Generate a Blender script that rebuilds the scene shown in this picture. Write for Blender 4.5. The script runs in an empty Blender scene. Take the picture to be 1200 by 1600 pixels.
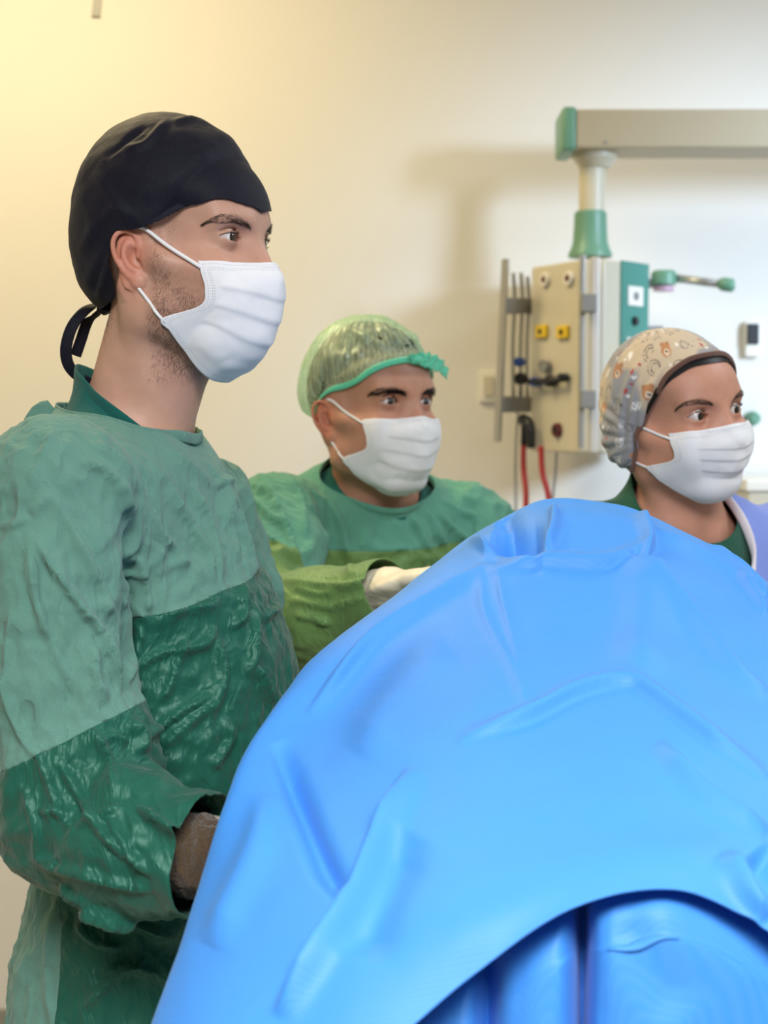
import bpy, math, random, time
import numpy as np
from mathutils import Vector, Matrix, noise as mnoise
T0 = time.time()
random.seed(7)
RNG = np.random.default_rng(11)
SC = bpy.context.scene
COL = SC.collection
f4 = np.float32

# ------------------------------------------------------------------ camera frame
FPX, CAMZ, PITCH = 2300.0, 1.45, math.radians(-3.73)
CP, SP = math.cos(PITCH), math.sin(PITCH)

def W(u, v, d):
    """world point seen at photo pixel (u, v), at world depth y = d (d may be an array)"""
    a = (u - 600.0) / FPX
    b = -(v - 800.0) / FPX
    t = d / (CP - b * SP)
    return np.stack(np.broadcast_arrays(a * t, d * 1.0, CAMZ + (SP + b * CP) * t), -1)

def W1(u, v, d):
    return np.array(W(float(u), float(v), float(d)), dtype=float)

# ------------------------------------------------------------------ objects
def link(o, parent=None):
    COL.objects.link(o)
    if parent is not None:
        o.parent = parent
    return o

def tag(o, label=None, cat=None, group=None, kind=None):
    if label: o['label'] = label
    if cat: o['category'] = cat
    if group: o['group'] = group
    if kind: o['kind'] = kind
    return o

def empty(name, loc, label, cat, group=None):
    o = bpy.data.objects.new(name, None)
    o.empty_display_size = 0.05
    link(o)
    o.location = loc
    return tag(o, label, cat, group)

def root_loc(o):
    p = o
    l = np.zeros(3)
    while p is not None:
        l = l + np.array(p.location)
        p = p.parent
    return l

def mesh(name, V, F, mat=None, parent=None, smooth=True, mats=None, midx=None):
    """V in world coordinates; the mesh is stored relative to the parent's place"""
    V = np.asarray(V, dtype=float)
    if parent is not None:
        V = V - root_loc(parent)
    me = bpy.data.meshes.new(name)
    if isinstance(F, np.ndarray):
        n, k = F.shape
        me.vertices.add(len(V)); me.vertices.foreach_set('co', V.astype(f4).ravel())
        me.loops.add(n * k); me.loops.foreach_set('vertex_index', F.astype(np.int32).ravel())
        me.polygons.add(n)
        me.polygons.foreach_set('loop_start', np.arange(0, n * k, k, dtype=np.int32))
        me.update(calc_edges=True)
    else:
        me.from_pydata([tuple(p) for p in V], [], [tuple(int(i) for i in q) for q in F])
    me.validate()
    if smooth:
        me.polygons.foreach_set('use_smooth', np.ones(len(me.polygons), dtype=bool))
    for m in (mats or ([mat] if mat else [])):
        me.materials.append(m)
    if midx is not None:
        me.polygons.foreach_set('material_index', np.asarray(midx, dtype=np.int32))
    me.update()
    o = bpy.data.objects.new(name, me)
    return link(o, parent)

def vcol(o, rgb, name='tint'):
    me = o.data
    a = me.color_attributes.new(name, 'FLOAT_COLOR', 'POINT')
    c = np.ones((len(me.vertices), 4), dtype=f4)
    c[:, :3] = rgb
    a.data.foreach_set('color', c.ravel())

def vfloat(o, vals, name):
    a = o.data.attributes.new(name, 'FLOAT', 'POINT')
    a.data.foreach_set('value', np.asarray(vals, dtype=f4))

def vuv(o, uv, name='uv_pt'):
    a = o.data.attributes.new(name, 'FLOAT_VECTOR', 'POINT')
    q = np.zeros((len(uv), 3), dtype=f4); q[:, :2] = uv
    a.data.foreach_set('vector', q.ravel())

def solidify(o, t, offset=-1.0):
    m = o.modifiers.new('thickness', 'SOLIDIFY'); m.thickness = t; m.offset = offset
    return o

def subsurf(o, n=1):
    m = o.modifiers.new('smooth', 'SUBSURF'); m.levels = n; m.render_levels = n
    return o

# ------------------------------------------------------------------ signed distance modelling
def smin(a, b, k):
    if k <= 0: return np.minimum(a, b)
    h = np.maximum(k - np.abs(a - b), 0) / k
    return np.minimum(a, b) - h * h * (k * 0.25)

def smax(a, b, k):
    return -smin(-a, -b, k)

class Prim:
    def __init__(s, fn, lo, hi):
        s.fn, s.lo, s.hi = fn, np.array(lo, float), np.array(hi, float)

def ell(c, r, R=None):
    c = np.array(c, float); r = np.array(r, float)
    def fn(X, Y, Z):
        x, y, z = X - c[0], Y - c[1], Z - c[2]
        if R is not None:
            x, y, z = (R[0][i] * x + R[1][i] * y + R[2][i] * z for i in range(3))
        k0 = np.sqrt((x / r[0]) ** 2 + (y / r[1]) ** 2 + (z / r[2]) ** 2)
        k1 = np.sqrt((x / r[0] ** 2) ** 2 + (y / r[1] ** 2) ** 2 + (z / r[2] ** 2) ** 2)
        return k0 * (k0 - 1) / np.maximum(k1, 1e-6)
    e = r if R is None else np.full(3, r.max())
    return Prim(fn, c - e, c + e)

def cap(a, b, ra, rb=None):
    rb = ra if rb is None else rb
    a = np.array(a, float); b = np.array(b, float)
    ba = b - a; bb = max(float(ba @ ba), 1e-12)
    def fn(X, Y, Z):
        x, y, z = X - a[0], Y - a[1], Z - a[2]
        h = np.clip((x * ba[0] + y * ba[1] + z * ba[2]) / bb, 0, 1)
        return np.sqrt((x - h * ba[0]) ** 2 + (y - h * ba[1]) ** 2 + (z - h * ba[2]) ** 2) - (ra + h * (rb - ra))
    m = max(ra, rb)
    return Prim(fn, np.minimum(a, b) - m, np.maximum(a, b) + m)

def xform(pr, M, flat=None):
    """primitive pr given in a local frame, M = 4x4 local->world rigid"""
    M = np.array(M, float); R = M[:3, :3]; t = M[:3, 3]
    def fn(X, Y, Z):
        x, y, z = X - t[0], Y - t[1], Z - t[2]
        return pr.fn(R[0, 0] * x + R[1, 0] * y + R[2, 0] * z,
                     R[0, 1] * x + R[1, 1] * y + R[2, 1] * z,
                     R[0, 2] * x + R[1, 2] * y + R[2, 2] * z)
    cs = np.array([[(pr.lo, pr.hi)[i][0], (pr.lo, pr.hi)[j][1], (pr.lo, pr.hi)[k][2]]
                   for i in (0, 1) for j in (0, 1) for k in (0, 1)]) @ R.T + t
    return Prim(fn, cs.min(0), cs.max(0))

def axis(lo, hi, h, fine=None, hf=None):
    """grid coordinates from lo to hi with spacing h, and hf inside fine = (a, b)"""
    if fine is None:
        return np.linspace(lo, hi, int(round((hi - lo) / h)) + 1)
    out = [lo]; x = lo
    while x < hi:
        d = max(fine[0] - x, x - fine[1], 0)
        x += min(h, hf + d * 0.18)
        out.append(x)
    return np.array(out)

class Field:
    def __init__(s, ax, ay, az, far=1.0):
        s.a = [np.asarray(q, dtype=f4) for q in (ax, ay, az)]
        s.D = np.full([len(q) for q in s.a], far, dtype=f4)
    def box(s, pr, pad):
        sl, cs = [], []
        for i in range(3):
            i0 = max(int(np.searchsorted(s.a[i], pr.lo[i] - pad)) - 1, 0)
            i1 = min(int(np.searchsorted(s.a[i], pr.hi[i] + pad)) + 1, len(s.a[i]))
            sl.append(slice(i0, max(i1, i0)))
        sl = tuple(sl)
        X = s.a[0][sl[0]][:, None, None]; Y = s.a[1][sl[1]][None, :, None]; Z = s.a[2][sl[2]][None, None, :]
        return sl, X, Y, Z
    def add(s, pr, k=0.01, pad=0.05):
        sl, X, Y, Z = s.box(pr, pad)
        if min(x.stop - x.start for x in sl) <= 0: return s
        s.D[sl] = smin(s.D[sl], pr.fn(X, Y, Z), k); return s
    def sub(s, pr, k=0.01, pad=0.02):
        sl, X, Y, Z = s.box(pr, pad)
        if min(x.stop - x.start for x in sl) <= 0: return s
        s.D[sl] = smax(s.D[sl], -pr.fn(X, Y, Z), k); return s
    def nets(s, iso=0.0):
        return surface_nets(s.D - f4(iso), *s.a)

def surface_nets(D, ax, ay, az):
    S = D < 0
    nx, ny, nz = D.shape
    c = np.zeros((nx - 1, ny - 1, nz - 1), dtype=np.int8)
    for i in (0, 1):
        for j in (0, 1):
            for k in (0, 1):
                c += S[i:nx - 1 + i, j:ny - 1 + j, k:nz - 1 + k]
    I, J, K = np.nonzero((c > 0) & (c < 8))
    idx = np.full((nx - 1, ny - 1, nz - 1), -1, dtype=np.int32)
    idx[I, J, K] = np.arange(len(I))
    pos = np.zeros((len(I), 3)); cnt = np.zeros(len(I))
    A = [np.asarray(q, dtype=float) for q in (ax, ay, az)]
    corners = [(i, j, k) for i in (0, 1) for j in (0, 1) for k in (0, 1)]
    for c0 in corners:
        for d in range(3):
            if c0[d]: continue
            c1 = list(c0); c1[d] = 1
            d0 = D[I + c0[0], J + c0[1], K + c0[2]].astype(float); d1 = D[I + c1[0], J + c1[1], K + c1[2]].astype(float)
            m = (d0 < 0) != (d1 < 0)
            t = np.where(m, d0 / np.where(m, d0 - d1, 1), 0)
            p = np.stack([A[0][I + c0[0]], A[1][J + c0[1]], A[2][K + c0[2]]], -1)
            q = np.stack([A[0][I + c1[0]], A[1][J + c1[1]], A[2][K + c1[2]]], -1)
            pos += np.where(m[:, None], p + (q - p) * t[:, None], 0); cnt += m
    V = pos / np.maximum(cnt, 1)[:, None]
    quads = []
    for d in range(3):
        e, g = (d + 1) % 3, (d + 2) % 3
        a0 = [slice(None)] * 3; a1 = [slice(None)] * 3
        a0[d] = slice(0, -1); a1[d] = slice(1, None)
        s0, s1 = S[tuple(a0)], S[tuple(a1)]
        P = np.argwhere(s0 != s1)
        ok = (P[:, e] > 0) & (P[:, g] > 0) & (P[:, e] < D.shape[e] - 1) & (P[:, g] < D.shape[g] - 1)
        P = P[ok]
        ins = s0[P[:, 0], P[:, 1], P[:, 2]]
        def vi(de, dg):
            q = P.copy(); q[:, e] -= de; q[:, g] -= dg
            return idx[q[:, 0], q[:, 1], q[:, 2]]
        Q = np.stack([vi(1, 1), vi(0, 1), vi(0, 0), vi(1, 0)], -1)
        Q[~ins] = Q[~ins][:, ::-1]
        quads.append(Q)
    F = np.concatenate(quads)
    F = F[(F >= 0).all(1)]
    return V, F

def tris(F):
    return F if F.shape[1] == 3 else np.concatenate([F[:, [0, 1, 2]], F[:, [0, 2, 3]]])

def clip(V, F, s, attrs=()):
    """keep the side of the triangle mesh where s > 0; attrs = per-vertex arrays carried along"""
    F = tris(F)
    s = np.asarray(s, float).copy(); s[np.abs(s) < 1e-7] = 1e-7
    pos = s > 0
    n = pos[F].sum(1)
    keep = [F[n == 3]]
    newV = []; cache = {}; base = len(V); E = []
    def cut(a, b):
        key = (a, b) if a < b else (b, a)
        if key not in cache:
            cache[key] = base + len(E); E.append(key)
        return cache[key]
    extra = []
    for t in F[(n == 1)]:
        i = int(np.nonzero(pos[t])[0][0]); a, b, c = t[i], t[(i + 1) % 3], t[(i + 2) % 3]
        extra.append((a, cut(a, b), cut(a, c)))
    for t in F[(n == 2)]:
        i = int(np.nonzero(~pos[t])[0][0]); a, b, c = t[i], t[(i + 1) % 3], t[(i + 2) % 3]
        x, y = cut(a, b), cut(a, c)
        extra.append((x, b, c)); extra.append((x, c, y))
    if extra: keep.append(np.array(extra, dtype=np.int64))
    G = np.concatenate(keep)
    if E:
        E = np.array(E); w = (s[E[:, 0]] / (s[E[:, 0]] - s[E[:, 1]]))
        def ext(A):
            ww = w if A.ndim == 1 else w[:, None]
            return np.concatenate([A, A[E[:, 0]] * (1 - ww) + A[E[:, 1]] * ww])
    else:
        ext = lambda A: A
    V2 = ext(np.asarray(V, float)); at = [ext(np.asarray(a, float)) for a in attrs]
    used = np.unique(G); rm = np.full(len(V2), -1); rm[used] = np.arange(len(used))
    return V2[used], rm[G], [a[used] for a in at]

def vnormals(V, F):
    T = tris(F)
    n = np.cross(V[T[:, 1]] - V[T[:, 0]], V[T[:, 2]] - V[T[:, 0]])
    N = np.zeros_like(V)
    for i in range(3):
        for d in range(3):
            N[:, d] += np.bincount(T[:, i], n[:, d], len(V))
    return N / np.maximum(np.linalg.norm(N, axis=1, keepdims=True), 1e-12)

def smooth_mesh(V, F, it=2, lam=0.5, fixed=None):
    E = np.concatenate([F[:, [i, (i + 1) % F.shape[1]]] for i in range(F.shape[1])])
    E = np.concatenate([E, E[:, ::-1]])
    deg = np.bincount(E[:, 0], minlength=len(V)).astype(float)
    V = V.copy()
    for k in range(it):
        S = np.stack([np.bincount(E[:, 0], V[E[:, 1], d], len(V)) for d in range(3)], -1) / np.maximum(deg, 1)[:, None]
        D = (S - V) * lam
        if fixed is not None: D[fixed] = 0
        V += D
    return V

# ------------------------------------------------------------------ value noise (vectorised)
def _hash(ix, iy, iz, seed):
    h = (ix * 374761393 + iy * 668265263 + iz * 2147483647 + seed * 974711) & 0xFFFFFFFF
    h = ((h ^ (h >> 13)) * 1274126177) & 0xFFFFFFFF
    h = (h ^ (h >> 16)) & 0xFFFFFF
    return h / float(0xFFFFFF) * 2 - 1

def vnoise(P, scale=1.0, seed=0):
    Q = np.asarray(P, float) * scale
    I = np.floor(Q).astype(np.int64); f = Q - I
    f = f * f * f * (f * (f * 6 - 15) + 10)
    r = 0
    for i in (0, 1):
        for j in (0, 1):
            for k in (0, 1):
                w = (f[..., 0] if i else 1 - f[..., 0]) * (f[..., 1] if j else 1 - f[..., 1]) * (f[..., 2] if k else 1 - f[..., 2])
                r = r + w * _hash(I[..., 0] + i, I[..., 1] + j, I[..., 2] + k, seed)
    return r

def fbm(P, scale, oct=3, seed=0):
    r = 0; a = 1.0
    for o in range(oct):
        r = r + a * vnoise(P, scale * 2 ** o, seed + o); a *= 0.5
    return r

# ------------------------------------------------------------------ curves, tubes, grids
def catmull(P, n):
    P = np.asarray(P, float)
    m = len(P)
    t = np.linspace(0, m - 1, n)
    i = np.clip(t.astype(int), 0, m - 2); f = (t - i)[:, None]
    p = lambda k: P[np.clip(k, 0, m - 1)]
    p0 = np.where((i == 0)[:, None], 2 * P[0] - P[1], p(i - 1))
    p3 = np.where((i == m - 2)[:, None], 2 * P[-1] - P[-2], p(i + 2))
    p1, p2 = p(i), p(i + 1)
    return 0.5 * (2 * p1 + (p2 - p0) * f + (2 * p0 - 5 * p1 + 4 * p2 - p3) * f ** 2 + (3 * p1 - p0 - 3 * p2 + p3) * f ** 3)

def grid_surface(C, nu, nv):
    """C: rows x cols x 3 control net -> nu x nv points by Catmull-Rom both ways"""
    C = np.asarray(C, float)
    a = np.stack([catmull(r, nv) for r in C])
    return np.stack([catmull(a[:, j], nu) for j in range(nv)], 1)

def grid_faces(nu, nv, flip=False):
    i = np.arange(nu - 1)[:, None] * nv + np.arange(nv - 1)[None]
    i = i.ravel()
    F = np.stack([i, i + 1, i + nv + 1, i + nv], -1)
    return F[:, ::-1].copy() if flip else F

def tube(P, r, n=8, flat=1.0, up=None, caps=True):
    """tube along polyline P; r scalar or array; flat = ratio of the second radius"""
    P = np.asarray(P, float); m = len(P)
    r = np.broadcast_to(np.asarray(r, float), (m,))
    T = np.gradient(P, axis=0); T /= np.maximum(np.linalg.norm(T, axis=1, keepdims=True), 1e-9)
    A = np.zeros_like(P); B = np.zeros_like(P)
    v = np.array(up, float) if up is not None else (np.array([0, 0, 1.0]) if abs(T[0, 2]) < 0.8 else np.array([1.0, 0, 0]))
    for i in range(m):
        a = v - T[i] * (v @ T[i]); a /= max(np.linalg.norm(a), 1e-9)
        A[i] = a; B[i] = np.cross(T[i], a)
        if up is None: v = a
    th = np.linspace(0, 2 * math.pi, n, endpoint=False)
    V = (P[:, None] + A[:, None] * (np.cos(th)[None, :, None] * r[:, None, None]) + B[:, None] * (np.sin(th)[None, :, None] * r[:, None, None] * flat)).reshape(-1, 3)
    F = [(i * n + j, i * n + (j + 1) % n, (i + 1) * n + (j + 1) % n, (i + 1) * n + j) for i in range(m - 1) for j in range(n)]
    if caps:
        F.append(tuple(range(n - 1, -1, -1))); F.append(tuple((m - 1) * n + j for j in range(n)))
    return V, F

class MB:
    """collects pieces into one mesh"""
    def __init__(s): s.V = []; s.F = []; s.M = []; s.n = 0
    def add(s, V, F, m=0):
        V = np.asarray(V, float)
        s.V.append(V); s.F += [tuple(int(i) + s.n for i in f) for f in F]; s.M += [m] * len(F); s.n += len(V); return s
    def box(s, c, d, M=None, m=0, bev=0.0):
        c = np.array(c, float); d = np.array(d, float) / 2
        if bev <= 0:
            V = np.array([[x, y, z] for x in (-1, 1) for y in (-1, 1) for z in (-1, 1)]) * d
            F = [(0, 1, 3, 2), (4, 6, 7, 5), (0, 4, 5, 1), (2, 3, 7, 6), (0, 2, 6, 4), (1, 5, 7, 3)]
        else:
            import bmesh
            bm = bmesh.new(); bmesh.ops.create_cube(bm, size=1.0)
            for q in bm.verts: q.co = Vector((q.co.x * 2 * d[0], q.co.y * 2 * d[1], q.co.z * 2 * d[2]))
            bmesh.ops.bevel(bm, geom=list(bm.edges), offset=bev, segments=3, profile=0.5, affect='EDGES')
            bm.verts.index_update()
            V = np.array([q.co for q in bm.verts]); F = [tuple(w.index for w in f.verts) for f in bm.faces]; bm.free()
        if M is not None: V = V @ np.array(M)[:3, :3].T
        return s.add(V + c, F, m)
    def tube(s, *a, m=0, **k):
        V, F = tube(*a, **k); return s.add(V, F, m)
    def lathe(s, c, prof, ax=(0, 0, 1), n=32, m=0):
        """prof: list of (radius, height) about axis ax through c"""
        ax = np.array(ax, float); ax /= np.linalg.norm(ax)
        e = np.array([1.0, 0, 0]) if abs(ax[0]) < 0.9 else np.array([0, 1.0, 0])
        a = np.cross(ax, e); a /= np.linalg.norm(a); b = np.cross(ax, a)
        th = np.linspace(0, 2 * math.pi, n, endpoint=False)
        V = np.concatenate([np.array(c) + ax * h + r * (np.cos(th)[:, None] * a + np.sin(th)[:, None] * b) for r, h in prof])
        k = len(prof)
        F = [(i * n + j, i * n + (j + 1) % n, (i + 1) * n + (j + 1) % n, (i + 1) * n + j) for i in range(k - 1) for j in range(n)]
        F.append(tuple(range(n - 1, -1, -1))); F.append(tuple((k - 1) * n + j for j in range(n)))
        return s.add(V, F, m)
    def build(s, name, mat, parent=None, smooth=False, mats=None, autosmooth=None):
        o = mesh(name, np.concatenate(s.V), s.F, mat, parent, smooth=smooth or autosmooth is not None, mats=mats, midx=s.M)
        if autosmooth is not None:
            o.data.set_sharp_from_angle(angle=math.radians(autosmooth))
        return o

# ------------------------------------------------------------------ materials
class NT:
    def __init__(s, name):
        s.m = bpy.data.materials.new(name); s.m.use_nodes = True
        s.t = s.m.node_tree; s.t.nodes.clear()
        s.out = s.n('ShaderNodeOutputMaterial')
    def n(s, typ, **kw):
        q = s.t.nodes.new(typ)
        for k, v in kw.items():
            if k in q.inputs.keys() if isinstance(k, str) else False: s.set(q, k, v)
            elif hasattr(q, k): setattr(q, k, v)
            else: s.set(q, k.replace('_', ' '), v)
        return q
    def set(s, q, k, v):
        if isinstance(v, bpy.types.NodeSocket): s.t.links.new(v, q.inputs[k])
        else:
            if isinstance(v, (tuple, list)) and len(v) == 3 and q.inputs[k].type == 'RGBA': v = (*v, 1)
            q.inputs[k].default_value = v
    def l(s, a, b): s.t.links.new(a, b)
    def math(s, op, a, b=0.0, c=None, clamp=False):
        q = s.t.nodes.new('ShaderNodeMath'); q.operation = op; q.use_clamp = clamp
        for i, v in enumerate((a, b, c)):
            if v is None: continue
            s.set(q, i, v)
        return q.outputs[0]
    def mix(s, f, a, b, typ='MIX'):
        q = s.t.nodes.new('ShaderNodeMix'); q.data_type = 'RGBA'; q.blend_type = typ
        s.set(q, 0, f); s.set(q, 6, a); s.set(q, 7, b)
        return q.outputs[2]
    def ramp(s, f, stops, interp='LINEAR'):
        q = s.t.nodes.new('ShaderNodeValToRGB'); q.color_ramp.interpolation = interp
        e = q.color_ramp.elements
        while len(e) < len(stops): e.new(0.5)
        for i, (p, c) in enumerate(stops):
            e[i].position = p; e[i].color = (*c, 1) if len(c) == 3 else c
        s.set(q, 0, f); return q.outputs[0]
    def coord(s, which='Object'):
        return s.t.nodes.new('ShaderNodeTexCoord').outputs[which]
    def attr(s, name, out='Color'):
        q = s.t.nodes.new('ShaderNodeAttribute'); q.attribute_name = name; return q.outputs[out]
    def noise(s, vec, scale, detail=3, rough=0.5, dist=0.0):
        q = s.t.nodes.new('ShaderNodeTexNoise')
        if vec is not None: s.set(q, 'Vector', vec)
        q.inputs['Scale'].default_value = scale; q.inputs['Detail'].default_value = detail
        q.inputs['Roughness'].default_value = rough; q.inputs['Distortion'].default_value = dist
        return q.outputs[0]
    def mapping(s, vec, scale=(1, 1, 1), rot=(0, 0, 0), loc=(0, 0, 0)):
        q = s.t.nodes.new('ShaderNodeMapping'); s.set(q, 'Vector', vec)
        q.inputs['Scale'].default_value = scale; q.inputs['Rotation'].default_value = rot; q.inputs['Location'].default_value = loc
        return q.outputs[0]
    def bump(s, h, strength=0.3, dist=0.002, normal=None):
        q = s.t.nodes.new('ShaderNodeBump'); s.set(q, 'Height', h)
        q.inputs['Strength'].default_value = strength; q.inputs['Distance'].default_value = dist
        if normal is not None: s.l(normal, q.inputs['Normal'])
        return q.outputs[0]
    def pbr(s, color=(0.5, 0.5, 0.5), rough=0.5, normal=None, **kw):
        q = s.t.nodes.new('ShaderNodeBsdfPrincipled')
        s.set(q, 'Base Color', color); s.set(q, 'Roughness', rough)
        if normal is not None: s.l(normal, q.inputs['Normal'])
        for k, v in kw.items(): s.set(q, k.replace('_', ' '), v)
        s.l(q.outputs[0], s.out.inputs[0])
        return q

def srgb(r, g, b):
    f = lambda c: (c / 12.92) if c <= 0.04045 else ((c + 0.055) / 1.055) ** 2.4
    return tuple(f(x / 255.0) for x in (r, g, b))

def simple(name, rgb, rough=0.5, **kw):
    t = NT(name); t.pbr(srgb(*rgb), rough, **kw); return t.m

def frame(origin, F, L, U):
    M = np.eye(4); M[:3, 0] = F; M[:3, 1] = L; M[:3, 2] = U; M[:3, 3] = origin
    return M

def face_frame(origin, yaw, pitch=0.0, roll=0.0):
    """X forward, Y left, Z up; yaw = degrees the face turns from the camera to the photo's right"""
    a = math.radians(yaw)
    F = np.array([math.sin(a), -math.cos(a), 0]); L = np.array([math.cos(a), math.sin(a), 0]); U = np.array([0, 0, 1.0])
    p = math.radians(pitch); F, U = F * math.cos(p) + U * math.sin(p), U * math.cos(p) - F * math.sin(p)
    r = math.radians(roll); L, U = L * math.cos(r) + U * math.sin(r), U * math.cos(r) - L * math.sin(r)
    return frame(origin, F, L, U)

def to(M, P):
    P = np.asarray(P, float); return P @ M[:3, :3].T + M[:3, 3]

def inv(M, P):
    P = np.asarray(P, float); return (P - M[:3, 3]) @ M[:3, :3]
# ------------------------------------------------------------------ materials of the things
def skin_mat(name):
    t = NT(name); c = t.attr('tint')
    P = t.coord('Object')
    n1 = t.noise(P, 90, 4, .6); n2 = t.noise(P, 900, 2, .5)
    col = t.mix(.35, c, t.mix(n1, (.80, .62, .55), (1.1, 1.1, 1.1)), 'MULTIPLY')
    h = t.math('ADD', t.math('MULTIPLY', n2, .5), n1)
    t.pbr(col, .47, t.bump(h, .25, .0006), **{'Subsurface Weight': .12, 'Subsurface Radius': (.010, .004, .002), 'Subsurface Scale': .6, 'Specular IOR Level': .35})
    return t.m

def eye_mat(name, iris):
    t = NT(name); a = t.attr('ang', 'Fac')
    x = t.math('DIVIDE', a, 1.0)
    c = t.ramp(x, [(0, (.004, .004, .004)), (.17, (.004, .004, .004)), (.20, iris), (.40, tuple(q * .75 for q in iris)),
                   (.455, tuple(q * .25 for q in iris)), (.50, (.62, .58, .56)), (.56, (.80, .77, .75)), (.95, (.72, .60, .57))])
    t.pbr(c, .06, **{'Coat Weight': .6, 'Coat Roughness': .02, 'Specular IOR Level': .5}); return t.m

def hair_mat(name, rgb, rough=.45):
    t = NT(name); t.pbr(srgb(*rgb), rough, **{'Specular IOR Level': .3}); return t.m

def mask_mat(name):
    t = NT(name)
    uv = t.attr('uv_pt', 'Vector')
    sp = t.n('ShaderNodeSeparateXYZ'); t.l(uv, sp.inputs[0])
    U, V = sp.outputs[0], sp.outputs[1]                # metres along the top edge / down the mask
    ed = t.attr('edge', 'Fac')                         # distance to the nearest edge, metres
    P = t.coord('Object')
    fib = t.noise(P, 420, 3, .6)
    # embossed dotted seam lines parallel to the edges
    al = t.attr('along', 'Fac')
    dash = t.math('GREATER_THAN', t.math('FRACT', t.math('MULTIPLY', al, 1 / .0026)), .5)
    def line(d, w=.00032):
        return t.math('LESS_THAN', t.math('ABSOLUTE', t.math('SUBTRACT', ed, d)), w)
    ls = line(.0035)
    for d in (.0075, .0095): ls = t.math('ADD', ls, line(d), clamp=True)
    ls = t.math('MULTIPLY', ls, dash)
    col = t.mix(t.math('MULTIPLY', ls, .55), srgb(236, 237, 240), srgb(120, 125, 150))
    col = t.mix(t.math('MULTIPLY', fib, .10), col, srgb(205, 210, 220))
    h = t.math('SUBTRACT', t.math('MULTIPLY', fib, .35), ls)
    t.pbr(col, .75, t.bump(h, .35, .0006), **{'Subsurface Weight': .15, 'Subsurface Radius': (.004, .004, .004), 'Sheen Weight': .1}); return t.m

def cloth_mat(name, rgb, rgb2=None, rough=.85, fine=900, crumple=0.0, fleck=0.25, spec=.25, sheen=.2, cscale=28):
    """matt woven cotton: fine thread, faint flecks, small creases"""
    t = NT(name); P = t.coord('Object')
    n = t.noise(t.mapping(P, (1, 1, .45)), fine, 2, .6)
    big = t.noise(P, 9, 3, .5)
    c1 = srgb(*rgb); c2 = srgb(*(rgb2 or rgb))
    col = t.mix(t.math('MULTIPLY', big, 1.0), c1, c2)
    col = t.mix(t.math('MULTIPLY', t.math('POWER', n, 3.0), fleck), col, tuple(min(1, q * 1.9 + .05) for q in c1))
    h = t.math('MULTIPLY', n, .25)
    if crumple:
        w = t.n('ShaderNodeTexNoise'); t.set(w, 'Vector', P); w.inputs['Scale'].default_value = cscale * .35
        v = t.n('ShaderNodeVectorMath'); v.operation = 'MULTIPLY_ADD'; t.l(w.outputs['Color'], v.inputs[0]); v.inputs[1].default_value = (.06, .06, .06); t.l(P, v.inputs[2])
        a = t.noise(t.mapping(v.outputs[0], (1.5, 1.5, .55), (.3, .2, .1)), cscale, 2, .5, 0)
        b = t.noise(t.mapping(v.outputs[0], (.9, 1.6, .5), (-.5, .3, .4)), cscale * 1.7, 2, .5, 0)
        rid = 0.0
        for q, g in ((a, 1.0), (b, .6)):
            e = t.math('MAXIMUM', t.math('SUBTRACT', 1.0, t.math('MULTIPLY', t.math('ABSOLUTE', t.math('SUBTRACT', q, .5)), 11)), 0.0)
            rid = t.math('ADD', rid, t.math('MULTIPLY', t.math('POWER', e, 1.6), g))
        h = t.math('ADD', h, t.math('MULTIPLY', rid, crumple * 1.7))
    t.pbr(col, rough, t.bump(h, .5, .0012), **{'Sheen Weight': sheen, 'Sheen Roughness': .6, 'Specular IOR Level': spec}); return t.m

def satin_mat(name, rgb, rgb2, rough=.46, crumple=1.0, cscale=20):
    """shiny water-proof green cloth, sharply creased"""
    t = NT(name); P = t.coord('Object')
    w = t.n('ShaderNodeTexNoise'); t.set(w, 'Vector', P); w.inputs['Scale'].default_value = 6
    v = t.n('ShaderNodeVectorMath'); v.operation = 'MULTIPLY_ADD'; t.l(w.outputs['Color'], v.inputs[0]); v.inputs[1].default_value = (.12, .12, .12); t.l(P, v.inputs[2])
    a = t.noise(t.mapping(v.outputs[0], (1.2, 1.2, .7), (.5, .3, .2)), cscale, 4, .5, .8)
    r1 = t.math('ABSOLUTE', t.math('SUBTRACT', a, .5))
    b = t.noise(t.mapping(v.outputs[0], (.8, .8, 1.5), (.2, .6, .9)), cscale * .55, 3, .5, .5)
    r2 = t.math('ABSOLUTE', t.math('SUBTRACT', b, .5))
    h = t.math('ADD', t.math('MULTIPLY', r1, 4 * crumple), t.math('MULTIPLY', r2, 7 * crumple))
    c = t.noise(t.mapping(v.outputs[0], (1.4, 1.0, .5), (.7, -.4, .3)), cscale * 2.2, 2, .5, 0)
    e = t.math('MAXIMUM', t.math('SUBTRACT', 1.0, t.math('MULTIPLY', t.math('ABSOLUTE', t.math('SUBTRACT', c, .5)), 9)), 0.0)
    h = t.math('ADD', h, t.math('MULTIPLY', t.math('POWER', e, 1.4), 1.5 * crumple))
    th = t.noise(P, 1400, 1, .5)
    h = t.math('ADD', h, t.math('MULTIPLY', th, .08))
    col = t.mix(t.noise(P, 7, 3, .5), srgb(*rgb), srgb(*rgb2))
    t.pbr(col, rough, t.bump(h, .38, .0016), **{'Specular IOR Level': .38, 'Specular Tint': (.62, .95, .78), 'Sheen Weight': .1}); return t.m
# ------------------------------------------------------------------ heads
def project(P):
    P = np.asarray(P, float)
    y = P[..., 1] * CP + (P[..., 2] - CAMZ) * SP
    z = -P[..., 1] * SP + (P[..., 2] - CAMZ) * CP
    return 600 + FPX * P[..., 0] / y, 800 - FPX * z / y

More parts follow.
